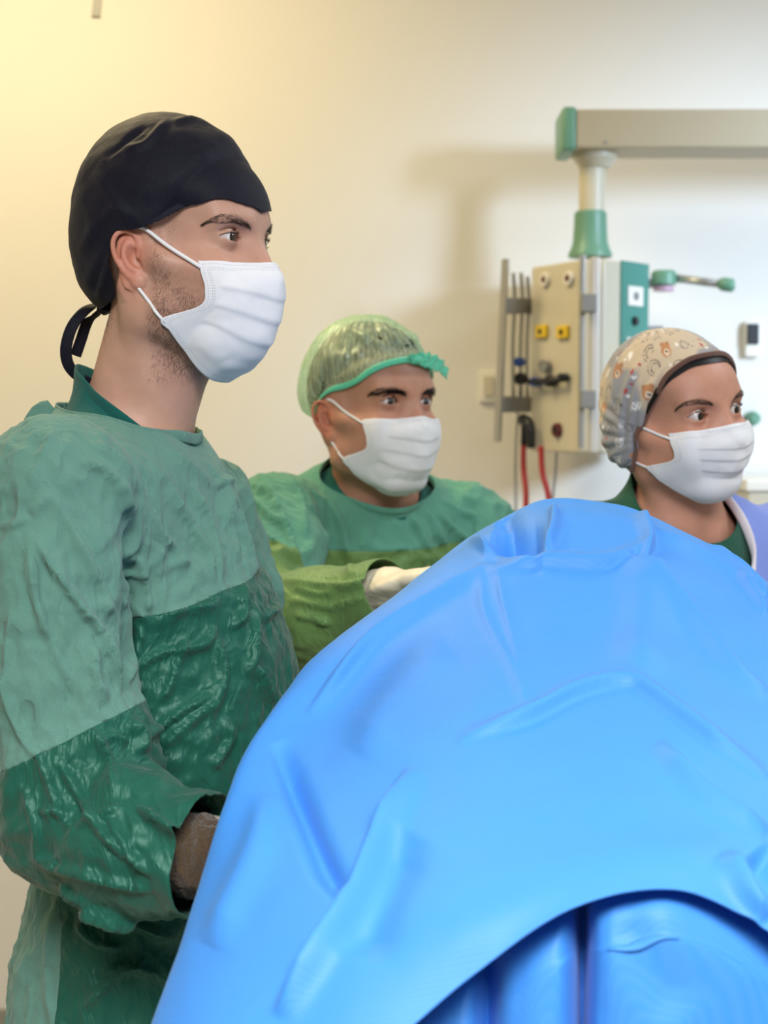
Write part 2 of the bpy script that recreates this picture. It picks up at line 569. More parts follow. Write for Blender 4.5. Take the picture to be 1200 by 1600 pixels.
def head_prims(f, M, p):
    """adds a human head to field f; M = head frame (X forward, Y left, Z up, origin between the ears)"""
    s = p.get('s', 1.0); w = p.get('w', 1.0)           # overall size, face width
    S = np.diag([s, s, s, 1.0]); 
    def A(pr, k=0.012, pad=0.03): f.add(xform(pr, M), k * s, pad)
    def B(pr, k=0.01, pad=0.02): f.sub(xform(pr, M), k * s, pad)
    fh = p.get('fh', 1.0)
    v = lambda x, y, z: (x * s, y * s * w, z * s * (fh if z < 0 else 1))
    r3 = lambda a, b, c: (a * s, b * s * w, c * s)
    f.add(xform(ell(v(-.004, 0, .042), r3(.097, .077, .09)), M), 0.0, 0.06)
    A(ell(v(.045, 0, .046), r3(.056, .063, .055)), .02)
    A(ell(v(.038, 0, -.03), r3(.060, .057, .066)), .025)
    jaw = p.get('jaw', 1.0)
    for q in (-1, 1):
        A(cap(v(.004, q * .056, -.008), v(.006, q * .051 * jaw, -.062), .013 * s, .014 * s), .02)
        A(cap(v(.006, q * .051 * jaw, -.062), v(.067, q * .019 * jaw, -.097), .014 * s, .015 * s), .025)
        A(cap(v(.073, q * .041, -.014), v(.030, q * .061, -.004), .016 * s, .010 * s), .02)
        A(cap(v(.030, q * .061, -.004), v(.004, q * .066, .000), .009 * s, .007 * s), .015)
        A(cap(v(.070, q * .035, -.04), v(.030, q * .047, -.05), .020 * s, .018 * s), .03)
        b = p.get('brow', 1.0)
        A(cap(v(.0905, q * .013, .034), v(.076, q * .047, .036), .0105 * s * b, .010 * s * b), .014)
    A(ell(v(.073, 0, -.094), r3(.019, .023, .017)), .02)
    # neck under the jaw and the throat
    for q in (-1, 1):
        B(ell(v(.100, q * .033, .017), r3(.0155, .0205, .0135)), .012)
        B(ell(v(.060, q * .068, .028), r3(.030, .009, .022)), .02)      # temples
    # nose
    A(cap(v(.0945, 0, .024), v(.1130, 0, -.020), .0068 * s, .0085 * s), .012)
    A(ell(v(.1125, 0, -.025), r3(.0115, .0105, .0105)), .01)
    for q in (-1, 1):
        A(ell(v(.102, q * .0135, -.028), r3(.012, .0085, .0095)), .008)
        A(cap(v(.087, q * .0095, .012), v(.099, q * .013, -.022), .0080 * s, .0085 * s), .014)
    # mouth
    A(ell(v(.098, 0, -.058), r3(.014, .026, .012)), .016)
    # eyelids
    ez = p['ez']; er = .0122 * s
    up, lo = p.get('lid', (.0052, .0046))
    for q in (-1, 1):
        E = np.array(v(.0785, q * .032, ez))
        A(ell(E, (er + .0017 * s,) * 3), .0065, .02)
        # crease above the lid
        pts = [E + np.array(v(.0105 - abs(t) ** 2 * 7e-3 * 0 - .006 * abs(t) ** 2, t * .0135, .0088 - .0042 * t * t)) for t in np.linspace(-1, 1, 7)]
        for a, c in zip(pts[:-1], pts[1:]):
            B(cap(a, c, .0011 * s), .003, .006)
        def almond(X, Y, Z, E=E, q=q):
            R = M[:3, :3]; t = M[:3, 3]
            dx, dy, dz = X - t[0], Y - t[1], Z - t[2]
            x = R[0, 0] * dx + R[1, 0] * dy + R[2, 0] * dz - E[0]
            y = (R[0, 1] * dx + R[1, 1] * dy + R[2, 1] * dz - E[1]) * q      # + towards the temple
            z = R[0, 2] * dx + R[1, 2] * dy + R[2, 2] * dz - E[2]
            h = np.clip(y / (.0150 * s), -1, 1)
            tilt = y * p.get('slant', .06)
            zu = up * s * (1 - np.abs(h + .10) ** 2.2) + tilt
            zl = -lo * s * (1 - np.abs(h - .10) ** 2.0) + tilt
            return np.maximum(np.maximum(z - zu, zl - z) * .85, -(x + .002))
        lo3 = to(M, E) - .02; hi3 = to(M, E) + .02
        f.sub(Prim(almond, lo3, hi3), .0008, .0)
    ear_prims(f, M, p)

EAR_CURVES = dict(
    helix=[(6, 3), (3, 9), (2, 17), (4, 25), (10, 30.5), (17, 32), (24, 29), (28.5, 22), (29.5, 13), (28, 3), (23.5, -8), (17, -16), (11, -21)],
    anti=[(11, 22), (16, 17), (19.5, 10), (19.5, 1), (16, -7), (11, -11.5), (7, -12)],
    anti2=[(8, 17), (13, 17.5), (17, 15)],
)
def ear_prims(f, M, p):
    s = p.get('s', 1.0) * p.get('ear', 1.0)
    for q in (-1, 1):
        a = math.radians(p.get('flare', 26))
        o = np.array([p.get('earx', -.002), q * .0695 * p.get('w', 1.0) * p.get('s', 1.0), -.002])
        t = math.radians(10)
        Bv = np.array([-math.cos(a), q * math.sin(a), 0]); Wv = np.array([math.sin(a), q * math.cos(a), 0]); Uv = np.array([0, 0, 1.0])
        Bv, Uv = Bv * math.cos(t) - Uv * math.sin(t), Uv * math.cos(t) + Bv * math.sin(t)
        R = np.stack([Bv, Uv, Wv], 1)
        ME = np.eye(4); ME[:3, :3] = R; ME[:3, 3] = o
        ME = M @ ME
        m = .001 * s
        A = lambda pr, k: f.add(xform(pr, ME), k, .015)
        # bowl of the ear
        A(ell((14 * m, 4 * m, -2.2 * m), (15 * m, 27 * m, 3.0 * m)), .004)
        A(ell((6 * m, 0, -5 * m), (10 * m, 16 * m, 7 * m)), .006)
        def curve(c, w0, w1, r0, r1, k):
            P = catmull([(b * m, h * m, 0) for b, h in c], len(c) * 2)
            n = len(P)
            for i in range(n - 1):
                u0, u1 = i / (n - 1), (i + 1) / (n - 1)
                P0 = P[i].copy(); P1 = P[i + 1].copy()
                P0[2] = (w0 + (w1 - w0) * math.sin(math.pi * u0)) * m; P1[2] = (w0 + (w1 - w0) * math.sin(math.pi * u1)) * m
                A(cap(P0, P1, (r0 + (r1 - r0) * u0) * m, (r0 + (r1 - r0) * u1) * m), k)
        f.sub(xform(ell((8.5 * m, 1.5 * m, 4 * m), (7.5 * m, 11.5 * m, 8 * m)), ME), .003, .01)
        curve(EAR_CURVES['helix'], 0.5, 4.0, 2.2, 2.7, .0018)
        curve(EAR_CURVES['anti'], 0.5, 2.6, 2.4, 2.6, .003)
        curve(EAR_CURVES['anti2'], 0.5, 1.0, 1.8, 2.0, .003)
        A(ell((8.0 * m, -23 * m, 3.0 * m), (7.5 * m, 8 * m, 3.6 * m)), .003)
        A(ell((.5 * m, -1 * m, 2.5 * m), (4 * m, 6 * m, 3.4 * m)), .004)
        f.sub(xform(ell((5.5 * m, -6 * m, 3.0 * m), (2.6 * m, 4.2 * m, 6 * m)), ME), .002, .01)

def eyeball_mesh(c, r, gaze, n=40):
    """sphere about c with rings around the gaze direction, cornea bulging"""
    g = np.array(gaze, float); g /= np.linalg.norm(g)
    e = np.array([0, 0, 1.0]); a = np.cross(g, e); a /= np.linalg.norm(a); b = np.cross(g, a)
    ang = np.concatenate([[0.0], np.linspace(.03, .60, 22), np.linspace(.65, 2.4, 18)])
    V = []; A = []
    for t in ang:
        rr = r + max(0, .0009 * (1 - (t / .52) ** 2)) if t < .52 else r
        for k in range(n):
            h = 2 * math.pi * k / n
            V.append(np.array(c) + rr * (math.cos(t) * g + math.sin(t) * (math.cos(h) * a + math.sin(h) * b))); A.append(t)
    F = grid_wrap(len(ang), n)
    return np.array(V), F, np.array(A)

def grid_wrap(m, n):
    i = np.arange(m - 1)[:, None]; j = np.arange(n)[None]
    return np.stack([(i * n + j).ravel(), (i * n + (j + 1) % n).ravel(), ((i + 1) * n + (j + 1) % n).ravel(), ((i + 1) * n + j).ravel()], -1)

def hair_mesh(roots, dirs, lens, rad, bend=None, seg=3):
    """many thin tapered three-sided hairs as one mesh"""
    roots = np.asarray(roots, float); dirs = np.asarray(dirs, float); n = len(roots)
    dirs = dirs / np.maximum(np.linalg.norm(dirs, axis=1, keepdims=True), 1e-9)
    lens = np.broadcast_to(lens, (n,)); rad = np.broadcast_to(rad, (n,))
    ref = np.where(np.abs(dirs[:, 2:3]) < .9, np.array([[0, 0, 1.0]]), np.array([[1.0, 0, 0]]))
    a = np.cross(dirs, ref); a /= np.linalg.norm(a, axis=1, keepdims=True); b = np.cross(dirs, a)
    rings = []
    for k in range(seg + 1):
        t = k / seg
        c = roots + dirs * (lens * t)[:, None]
        if bend is not None: c = c + np.asarray(bend) * (lens * t * t)[:, None]
        rr = (rad * (1 - t) ** .7 + 2e-5)[:, None]
        for j in range(3):
            h = 2 * math.pi * j / 3
            rings.append(c + rr * (math.cos(h) * a + math.sin(h) * b))
    V = np.stack(rings, 1).reshape(-1, 3)           # hair-major: (seg+1)*3 verts each
    loc = []
    for k in range(seg):
        for j in range(3):
            loc.append((k * 3 + j, k * 3 + (j + 1) % 3, (k + 1) * 3 + (j + 1) % 3, (k + 1) * 3 + j))
    F = (np.arange(n)[:, None, None] * ((seg + 1) * 3) + np.array(loc)[None]).reshape(-1, 4)
    return V, F

class Surf:
    """nearest point and normal queries on a mesh given in world coordinates"""
    def __init__(s, V, F):
        from mathutils.bvhtree import BVHTree
        s.t = BVHTree.FromPolygons([tuple(p) for p in V], [tuple(int(i) for i in q) for q in F])
    def near(s, p):
        c, n, i, d = s.t.find_nearest(Vector(p)); return np.array(c), np.array(n)
    def ray(s, o, d, far=2.0):
        c, n, i, dd = s.t.ray_cast(Vector(o), Vector(d), far)
        return (None, None) if c is None else (np.array(c), np.array(n))
# ------------------------------------------------------------------ bodies
def body_field(M, h, lo, hi, coarse=.012):
    """grid in world axes, fine around the head frame M"""
    c = to(M, [.012, 0, .01]); e = np.array([.125, .125, .135])
    ax = [axis(lo[i], hi[i], coarse, (c[i] - e[i], c[i] + e[i]), h) for i in range(3)]
    return Field(*ax)

def torso_prims(f, T, p, off=0.0, k=.04, legs=True):
    s = p.get('bs', 1.0); w = p.get('bw', 1.0)
    A = lambda pr, kk=k: f.add(xform(pr, T), kk, .09 + off)
    e = lambda c, r: ell(np.array(c) * s, (r[0] * s + off, r[1] * s * w + off, r[2] * s + off))
    A(e((-.008, 0, -.222), (.105, .155, .200)), 0)
    A(e((.005 + p.get('belly', 0), 0, -.36), (.110, .145, .24)))
    A(e((-.005, 0, -.62), (.110, .165, .17)))
    for q in (-1, 1):
        A(cap(np.array((-.015, q * .05, -.045)) * s, np.array((-.02, q * .155 * w, -.075)) * s, .055 * s + off, .050 * s + off))
        A(cap(np.array((-.040, q * .02, -.005)) * s, np.array((-.035, q * .12 * w, -.05)) * s, .034 * s + off, .03 * s + off), .035)
        if legs:
            A(cap(np.array((0, q * .085, -.68)) * s, (.01, q * .09, T[2, 3] * -.62), .082 * s + off, .055 + off))
            A(cap((.01, q * .09, T[2, 3] * -.62), (-.01, q * .095, -T[2, 3] + .09), .052 + off, .038 + off))
            A(cap((-.03, q * .095, -T[2, 3] + .045), (.13, q * .11, -T[2, 3] + .035), .042, .033), .03)

def arm_prims(f, J, off=0.0, k=.025, r=(.05, .042, .036, .022)):
    sh, el, wr = J
    wr = el + (wr - el) * .84
    f.add(cap(sh, el, r[0] + off, r[1] + off), k, .08); f.add(cap(el, wr, r[2] + off, r[3] + off), k, .08)

def hand_prims(M, off=0.0, curl=.5, side=1, s=1.0):
    """M: X along the fingers, Y towards the thumb (times side), Z out of the back of the hand"""
    out = []
    P = lambda x, y, z: (x * s, y * side * s, z * s)
    out.append((xform(ell(P(.045, 0, 0), (.052 * s + off, .040 * s + off, .014 * s + off)), M), .012))
    for i, (y, L) in enumerate(((.030, .070), (.010, .080), (-.011, .074), (-.030, .058))):
        a = np.array(P(.080, y, 0)); ang = 0.0; r = (.0088 - .0006 * i) * s
        for j, fr in enumerate((.46, .30, .24)):
            ang += curl * (.5, .8, .6)[j]
            b = a + np.array([math.cos(ang), .06 * y / .03 * side, -math.sin(ang)]) * L * fr * s
            out.append((xform(cap(a, b, r + off, r * .92 + off), M), .004 if j else .008)); a = b; r *= .92
    a = np.array(P(.018, .030, -.004)); r = .011 * s
    for d, L in (((.55, .75, -.35), .045), ((.85, .35, -.40), .034), ((.95, .05, -.3), .026)):
        d = np.array(d) * (1, side, 1); d = d / np.linalg.norm(d)
        b = a + d * L * s
        out.append((xform(cap(a, b, r + off, r * .9 + off), M), .006)); a = b; r *= .9
    return out

def glove(name, J, curl, side, mat, parent, h=.0026, M=None):
    wr, el = np.array(J[2]), np.array(J[1])
    if M is None:
        X = wr - el; X /= np.linalg.norm(X); Z = np.array([0, 0, 1.0]) - X * X[2]; Z /= np.linalg.norm(Z); Y = np.cross(Z, X)
        M = frame(wr, X, Y, Z)
    pr = hand_prims(M, .0012, curl, side)
    lo = np.min([q.lo for q, _ in pr], 0) - .02; hi = np.max([q.hi for q, _ in pr], 0) + .02
    c = cap(wr + (el - wr) / np.linalg.norm(el - wr) * .05, to(M, [.02, 0, 0]), .031, .027)
    lo = np.minimum(lo, c.lo - .01); hi = np.maximum(hi, c.hi + .01)
    f = Field(*[axis(lo[i], hi[i], h) for i in range(3)])
    f.add(c, 0)
    for q, k in pr: f.add(q, k, .02)
    V, F = f.nets(); V = smooth_mesh(V, F, 2, .4)
    N = vnormals(V, F); V = V + N * (.0006 * fbm(V, 130, 2, 5))[:, None]
    return mesh(name, V, F, mat, parent)

def skin_tint(L, p, N=None):
    """colours of the skin in head coordinates"""
    s = p.get('s', 1.0); x, y, z = L[:, 0] / s, np.abs(L[:, 1]) / s, L[:, 2] / s
    base = np.array(srgb(*p['skin'])); C = np.tile(base, (len(L), 1))
    g = lambda c, r: np.exp(-(((x - c[0]) / r[0]) ** 2 + ((y - c[1]) / r[1]) ** 2 + ((z - c[2]) / r[2]) ** 2))
    def tint(w, rgb): 
        nonlocal C
        C = C * (1 - w[:, None]) + C * np.array(rgb) * w[:, None]
    ear = g((p.get('earx', -.002) - .014, .080 * p.get('w', 1), .004), (.020, .012, .034)) * np.clip((y / p.get('w', 1) - .069) / .004, 0, 1)
    tint(np.clip(ear * 1.6, 0, .85), (1.10, .76, .70))
    tint(g((.117, 0, -.022), (.022, .02, .022)) * .8, (1.10, .74, .68))
    tint(g((.08, .045, -.02), (.03, .02, .018)) * .5, (1.08, .82, .76))
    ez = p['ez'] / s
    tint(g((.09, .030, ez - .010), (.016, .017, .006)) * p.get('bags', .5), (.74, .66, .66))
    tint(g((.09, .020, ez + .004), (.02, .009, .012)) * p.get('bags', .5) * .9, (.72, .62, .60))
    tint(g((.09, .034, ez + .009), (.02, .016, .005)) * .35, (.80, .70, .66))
    tint(g((.1, 0, -.058), (.02, .024, .011)), (1.0, .62, .58))
    if p.get('beard', 0):
        b = np.clip((-.004 - z + np.clip((.04 - x), 0, .05) * .9) / .016, 0, 1) * np.clip((x - .008) / .012, 0, 1) * np.clip((z + .135) / .02, 0, 1)
        n = .5 + .5 * vnoise(L, 260, 3)
        tint(b * p['beard'] * (.55 + .45 * n), (.62, .60, .58))
    sc = np.clip((z - (.052 - np.clip(.06 - x, 0, .2) * .28)) / .008, 0, 1) * (p.get('scalp', 0))
    tint(sc, (.35, .33, .33))
    return C * (1 + .06 * fbm(L, 45, 3, 9))[:, None]

def brow_mesh(S, M, p, q):
    """hairs of one eyebrow rooted on the face"""
    pts = catmull([np.array(c) * (1, q, 1) for c in p['browline']], 60)
    n = p.get('brown', 420); R = []; D = []; Ls = []
    rng = np.random.default_rng(5 + q)
    for i in range(n):
        t = rng.random() ** .9; k = t * 59; a = pts[int(k)]; b = pts[min(int(k) + 1, 59)]
        th = p.get('browt', .0050) * (math.sin(math.pi * min(1, .16 + t * .86)) ** .7) * (1 - .45 * t)
        c = a + (b - a) * (k % 1) + np.array([0, 0, (rng.random() - .5) * 2 * th])
        w = to(M, c); w2, nn = S.near(w)
        tl = pts[min(int(k) + 3, 59)] - pts[max(int(k) - 3, 0)]; tl /= max(np.linalg.norm(tl), 1e-6)
        up = np.array([0, 0, 1.0]) * ((.9 - 1.1 * t) - (c[2] - a[2]) / .006 * .35)
        d = M[:3, :3] @ (tl + up + rng.normal(0, .12, 3)); d = d - nn * (d @ nn); d = d / np.linalg.norm(d) + nn * .22
        R.append(w2 - nn * .0003); D.append(d); Ls.append(rng.uniform(.0055, .0095) * (1 - .25 * t))
    return hair_mesh(R, D, np.array(Ls), p.get('browr', .00014), seg=3)

def person(name, label, M, T, p, arms, lo, hi, h):
    root = empty(name, (T[0, 3], T[1, 3], 0.0), label, 'person')
    f = body_field(M, h, lo, hi)
    head_prims(f, M, p)
    nb = T[:3, 3]; s = p.get('s', 1.0)
    nr = p.get('neck', .052)
    f.add(cap(to(M, (-.008 * s, 0, -.030 * s)), nb + T[:3, 2] * .0 + T[:3, 0] * p.get('nf', 0), nr, nr * 1.10), .018, .06)
    f.add(cap(to(M, (.02 * s, 0, -.07 * s)), nb + T[:3, 0] * (.008 + p.get('nf', 0)) - T[:3, 2] * .02, .030, .034), .03, .06)
    for q in (-1, 1):   # neck cords
        f.add(cap(to(M, (-.012 * s, q * .058 * s, -.03 * s)), nb + T[:3, 0] * (.042 + p.get('nf', 0)) + T[:3, 1] * q * .018 - T[:3, 2] * .035, .012, .009), .022, .05)
    torso_prims(f, T, p)
    for J in arms: arm_prims(f, J)
    V, F = f.nets()
    V = smooth_mesh(V, F, 1, .35)
    body = mesh('body', V, F, p['skin_mat'], root)
    Lc = inv(M, V)
    vcol(body, skin_tint(Lc, p))
    S = Surf(V, F)
    for q in (-1, 1):
        E = np.array((.0785 * s, q * .032 * s * p.get('w', 1), p['ez']))
        gz = np.array(p.get('gaze', (1, 0, 0)), float)
        v, ff, a = eyeball_mesh(to(M, E), .0122 * s, M[:3, :3] @ gz)
        e = mesh('eye', v, ff, p['eye_mat'], root); vfloat(e, a, 'ang')
        v, ff = brow_mesh(S, M, p, q)
        mesh('eyebrow', v, ff, p['brow_mat'], root, smooth=False)
        # lashes along the two lid edges
        up, lw = p.get('lid', (.0052, .0046)); R = []; D = []; Ls = []
        rng = np.random.default_rng(3)
        for k in range(150):
            upper = k < 105; h_ = rng.uniform(-.92, .96)
            y = h_ * .0142 * s; tl = y * p.get('slant', .06)
            z = (up * s * (1 - abs(h_ + .10) ** 2.2) if upper else -lw * s * (1 - abs(h_ - .10) ** 2.0)) + tl
            r2 = .0137 * s; x = math.sqrt(max(r2 * r2 - y * y - z * z, 1e-8))
            R.append(to(M, E + np.array((x, y * q, z))))
            D.append(M[:3, :3] @ (np.array((1.0, .5 * h_ * q, (.55 if upper else -.6)))))
            Ls.append(rng.uniform(.0022, .0042) * p.get('lash', 1.0) if upper else rng.uniform(.0012, .002))
        v, ff = hair_mesh(R, D, np.array(Ls), .00011, bend=M[:3, 2] * .25)
        mesh('eyelashes', v, ff, p['brow_mat'], root, smooth=False)
    return root, body, S, V, F

# ------------------------------------------------------------------ surgical mask
def surgical_mask(M, S, p, parent, mats, net=None, loops=None, nu=100, nv=141, label=None):
    s = p.get('s', 1.0)
    net = net or [
        [(.1180, 0, -.004), (.1060, .022, -.006), (.0850, .050, -.007), (.0590, .0650, -.006)],
        [(.1265, 0, -.024), (.1160, .024, -.022), (.0900, .050, -.019), (.0620, .0630, -.018)],
        [(.1225, 0, -.046), (.1130, .028, -.041), (.0920, .050, -.036), (.0650, .0600, -.034)],
        [(.1170, 0, -.068), (.1070, .028, -.062), (.0860, .050, -.054), (.0580, .0590, -.048)],
        [(.1070, 0, -.089), (.0960, .030, -.083), (.0720, .050, -.069), (.0190, .0610, -.058)],
        [(.0870, 0, -.108), (.0800, .030, -.102), (.0620, .047, -.088), (.0230, .0580, -.068)],
        [(.0600, 0, -.1220), (.0560, .022, -.119), (.0440, .037, -.106), (.0280, .0540, -.080)],
    ]
    full = []
    for r in net:
        r = np.array(r) * s; r[:, 2] *= np.where(r[:, 2] < -.01, p.get('fhm', p.get('fh', 1.0)), 1); r[:, 2] += p.get('mz', 0) * (r[0, 2] > -.01); r[3, 0] += p.get('mx', .010); r[2, 0] += p.get('mx', .010) * .4
        full.append(np.concatenate([(r[:0:-1] * (1, -1, 1)), r]))
    G = grid_surface(full, nu, nv)
    t = np.linspace(0, 1, nu)[:, None]; a = np.linspace(-1, 1, nv)[None, :]
    V = G.reshape(-1, 3)
    F = grid_faces(nu, nv, flip=True)
    N = vnormals(V, F)
    # pleats: three overlapping steps, widest in the middle
    d = np.zeros((nu, nv))
    for c in p.get('pleats', (.30, .47, .64)):
        x = (t - c) / .17
        d += np.where((x > -1) & (x < 0), np.maximum(1 + x, 0) ** 1.5, 0) * (.0019 * (1 - .35 * np.abs(a)))
        x2 = (t - c) / .012
        d += np.where((x2 >= 0) & (x2 < 1), 1 - x2, 0) * (.0019 * (1 - .35 * np.abs(a)))
    V = V + N * d.reshape(-1, 1) * s
    V = V + N * (.0011 * fbm(V, 38, 3, p.get('seed', 1)))[:, None] * (np.minimum(1, np.minimum(t, 1 - t) * 8) * np.ones_like(a)).reshape(-1, 1)
    Wd = to(M, V)
    for i in range(len(Wd)):
        c, n = S.near(Wd[i]); k = (Wd[i] - c) @ n
        if k < .0022: Wd[i] = Wd[i] + n * (.0022 - k)
    Wg = Wd.reshape(nu, nv, 3)
    for _ in range(7):
        Wg[1:-1, 1:-1] = .5 * Wg[1:-1, 1:-1] + .125 * (Wg[:-2, 1:-1] + Wg[2:, 1:-1] + Wg[1:-1, :-2] + Wg[1:-1, 2:])
    V = Wg.reshape(-1, 3)
    # distances to the edges for the embossed seams
    du = np.concatenate([np.zeros((1, nv)), np.cumsum(np.linalg.norm(np.diff(Wg, axis=0), axis=2), 0)])
    dv = np.concatenate([np.zeros((nu, 1)), np.cumsum(np.linalg.norm(np.diff(Wg, axis=1), axis=2), 1)], 1)
    ds = np.stack([du, du[-1:] - du, dv, dv[:, -1:] - dv], -1)
    w = ds.argmin(-1); ed = ds.min(-1); al = np.where(w < 2, dv, du)
    o = mesh('face_mask', V, F, mats[0], parent)
    vfloat(o, ed.ravel(), 'edge'); vfloat(o, al.ravel(), 'along'); vuv(o, np.stack([dv.ravel(), du.ravel()], -1))
    solidify(o, .0009, 1.0)
    if label: o['label'] = label
    # nose wire under the top edge
    r = int(nu * .045); c0, c1 = int(nv * .27), int(nv * .73)
    P = Wg[r, c0:c1]; Nw = to(M, np.zeros((1, 3))) * 0
    NN = vnormals(V, F).reshape(nu, nv, 3)[r, c0:c1]
    v, ff = tube(P + NN * .0008, .0022, 8, .35, up=M[:3, 2]); mesh('nose_wire', v, ff, mats[0], o)
    for q in (-1, 1):
        col = 0 if q < 0 else nv - 1
        a0 = Wg[int(nu * .10), col]; a1 = Wg[int(nu * .70), col]
        ex = p.get('earx', -.002) / s
        lp = loops or [(ex + .030, .0705, .008), (ex + .008, .0745, .0245), (ex - .002, .0765, .0285), (ex - .010, .0745, .0270), (ex - .020, .0745, .012), (ex - .016, .0745, -.014), (ex - .003, .0745, -.031)]
        pts = [a0 + (Wg[int(nu * .10), col + q * -3] - a0) * .6] + [to(M, np.array(c) * (s, q * s * p.get('w', 1), s)) for c in lp] + [a1 + (Wg[int(nu * .7), col + q * -3] - a1) * .6]
        P = catmull(pts, 50)
        for i in range(50):
            if i > 46 or i < 9:
                c, n = S.near(P[i]); k = (P[i] - c) @ n
                if k < .0018: P[i] += n * (.0018 - k)
        v, ff = tube(P, .0019 * s, 8, .75); mesh('ear_loop', v, ff, mats[1], o)
    return o

# ------------------------------------------------------------------ the three people
MAT = {}
MAT['skin1'] = skin_mat('skin_light'); MAT['skin2'] = skin_mat('skin_tan'); MAT['skin3'] = skin_mat('skin_olive')
MAT['eye'] = eye_mat('dark_brown_eye', (.022, .011, .006))
MAT['hair_dark'] = hair_mat('dark_brown_hair', (84, 68, 58)); MAT['hair_black'] = hair_mat('black_hair', (22, 18, 18))
MAT['mask'] = mask_mat('mask_nonwoven'); MAT['loop'] = simple('elastic_white', (240, 240, 242), .8)
MAT['glove'] = simple('latex_glove', (232, 222, 196), .5, **{'Subsurface Weight': .1, 'Subsurface Radius': (.004, .003, .002)})

BROW = [(.0985, .0115, .0275), (.0965, .022, .0320), (.0905, .034, .0360), (.0810, .045, .0360), (.0700, .0535, .0310)]
# --- tall surgeon at the left
M1 = face_frame(W1(270, 412, 1.53), 66, 0, 0)
T1 = face_frame(W1(224, 690, 1.54), 80, 0, 0)
J1R = [W1(100, 800, 1.37), W1(105, 1275, 1.33), W1(330, 1338, 1.22)]
J1L = [W1(318, 810, 1.71), np.array([-.190, 1.74, 1.08]), np.array([-.01, 1.69, 1.00])]
P1 = dict(ez=.0190, skin=(200, 158, 137), skin_mat=MAT['skin1'], eye_mat=MAT['eye'], brow_mat=MAT['hair_dark'], beard=.72, bags=.75,
          browline=BROW, gaze=(1, -.02, -.02), neck=.050, bw=.94, belly=.028, fh=.96, fhm=1.0, ear=.92, earx=.010, scalp=1.0, seed=1, lid=(.0041, .0034), brown=560, browr=.00011, nf=-.015)
ROOT1, BODY1, S1, BV1, BF1 = person('person', 'person in navy tie-back cap, white mask and green gown, standing tallest at the left', M1, T1, P1, [J1R, J1L],
                      (-.66, 1.05, -.02), (.42, 2.0, 1.84), .0016)
MASK1 = surgical_mask(M1, S1, P1, ROOT1, [MAT['mask'], MAT['loop']])

# --- second surgeon in the middle, bending forward
M2 = face_frame(W1(580, 655, 2.20), 39, 4, 0)
T2 = face_frame(W1(588, 775, 2.24), 33, -14, 0)
J2R = [W1(430, 805, 2.16), W1(395, 985, 1.95), W1(590, 925, 1.80)]
J2L = [W1(735, 835, 2.36), W1(820, 990, 2.28), W1(710, 985, 2.02)]
P2 = dict(ez=.0190, skin=(192, 143, 119), skin_mat=MAT['skin2'], eye_mat=MAT['eye'], brow_mat=MAT['hair_black'], beard=.35, bags=.7,
          browline=[(.0985, .0110, .0275), (.0965, .022, .0315), (.0905, .034, .0345), (.0810, .045, .0355), (.0700, .0560, .0310)], browt=.0062, brown=900, browr=.00024, lid=(.0046, .0034),
          gaze=(1, -.10, 0), neck=.056, w=1.05, jaw=1.1, fh=.95, earx=.004, mx=.004, seed=2, scalp=.6, slant=.03)
ROOT2, BODY2, S2, BV2, BF2 = person('person', 'person in transparent green bouffant cap, white mask and green gown, leaning forward in the middle', M2, T2, P2, [J2R, J2L],
                      (-.60, 1.60, -.02), (.55, 2.65, 1.75), .0021)
MASK2 = surgical_mask(M2, S2, P2, ROOT2, [MAT['mask'], MAT['loop']])

# --- nurse at the right
M3 = face_frame(W1(1053, 670, 1.87), 30, 2, 8)
T3 = face_frame(W1(1060, 803, 1.90), 22, 0, 0)
J3R = [W1(915, 862, 1.88), W1(890, 1180, 1.86), W1(950, 1230, 1.70)]
J3L = [W1(1235, 868, 1.99), W1(1275, 1180, 1.99), W1(1180, 1230, 1.76)]
P3 = dict(s=.93, fh=.78, fhm=.68, mz=.007, ear=.72, flare=12, earx=-.004, mx=.004, ez=.0178, skin=(202, 150, 126), skin_mat=MAT['skin3'], eye_mat=MAT['eye'], brow_mat=MAT['hair_dark'], bags=.35,
          browline=[(.0985, .0135, .0300), (.0965, .022, .0345), (.0905, .034, .0380), (.0810, .045, .0375), (.0720, .0535, .0320)], browt=.0034, brown=420, browr=.00013,
          gaze=(1, .16, -.10), neck=.045, jaw=.92, brow=.85, bs=.90, bw=.92, seed=3, lash=1.4, slant=.09, lid=(.0052, .0038))
P3['browline'] = [tuple(.93 * q for q in c) for c in P3['browline']]
ROOT3, BODY3, S3, BV3, BF3 = person('person', 'person in beige printed cap, white mask and lavender gown, standing at the right', M3, T3, P3, [J3R, J3L],
                      (-.10, 1.45, -.02), (.85, 2.25, 1.65), .0021)
MASK3 = surgical_mask(M3, S3, P3, ROOT3, [MAT['mask'], MAT['loop']])
print('people', round(time.time() - T0, 1))
# ------------------------------------------------------------------ caps, hair
def seg_dist(u, v, P):
    """distance (px), side and run 0..1 along the photo polyline P"""
    P = np.asarray(P, float)
    best = np.full(u.shape, 1e9); sd = np.zeros(u.shape); run = np.zeros(u.shape)
    L = np.concatenate([[0], np.cumsum(np.linalg.norm(np.diff(P, axis=0), axis=1))])
    for i in range(len(P) - 1):
        a, b = P[i], P[i + 1]; d = b - a; l2 = max(d @ d, 1e-9)
        t = np.clip(((u - a[0]) * d[0] + (v - a[1]) * d[1]) / l2, 0, 1)
        x, y = u - a[0] - t * d[0], v - a[1] - t * d[1]
        D = np.hypot(x, y); m = D < best
        best = np.where(m, D, best)
        sd = np.where(m, np.sign(d[0] * (v - a[1]) - d[1] * (u - a[0])) * D, sd)
        run = np.where(m, (L[i] + t * math.sqrt(l2)) / L[-1], run)
    return best, sd, run

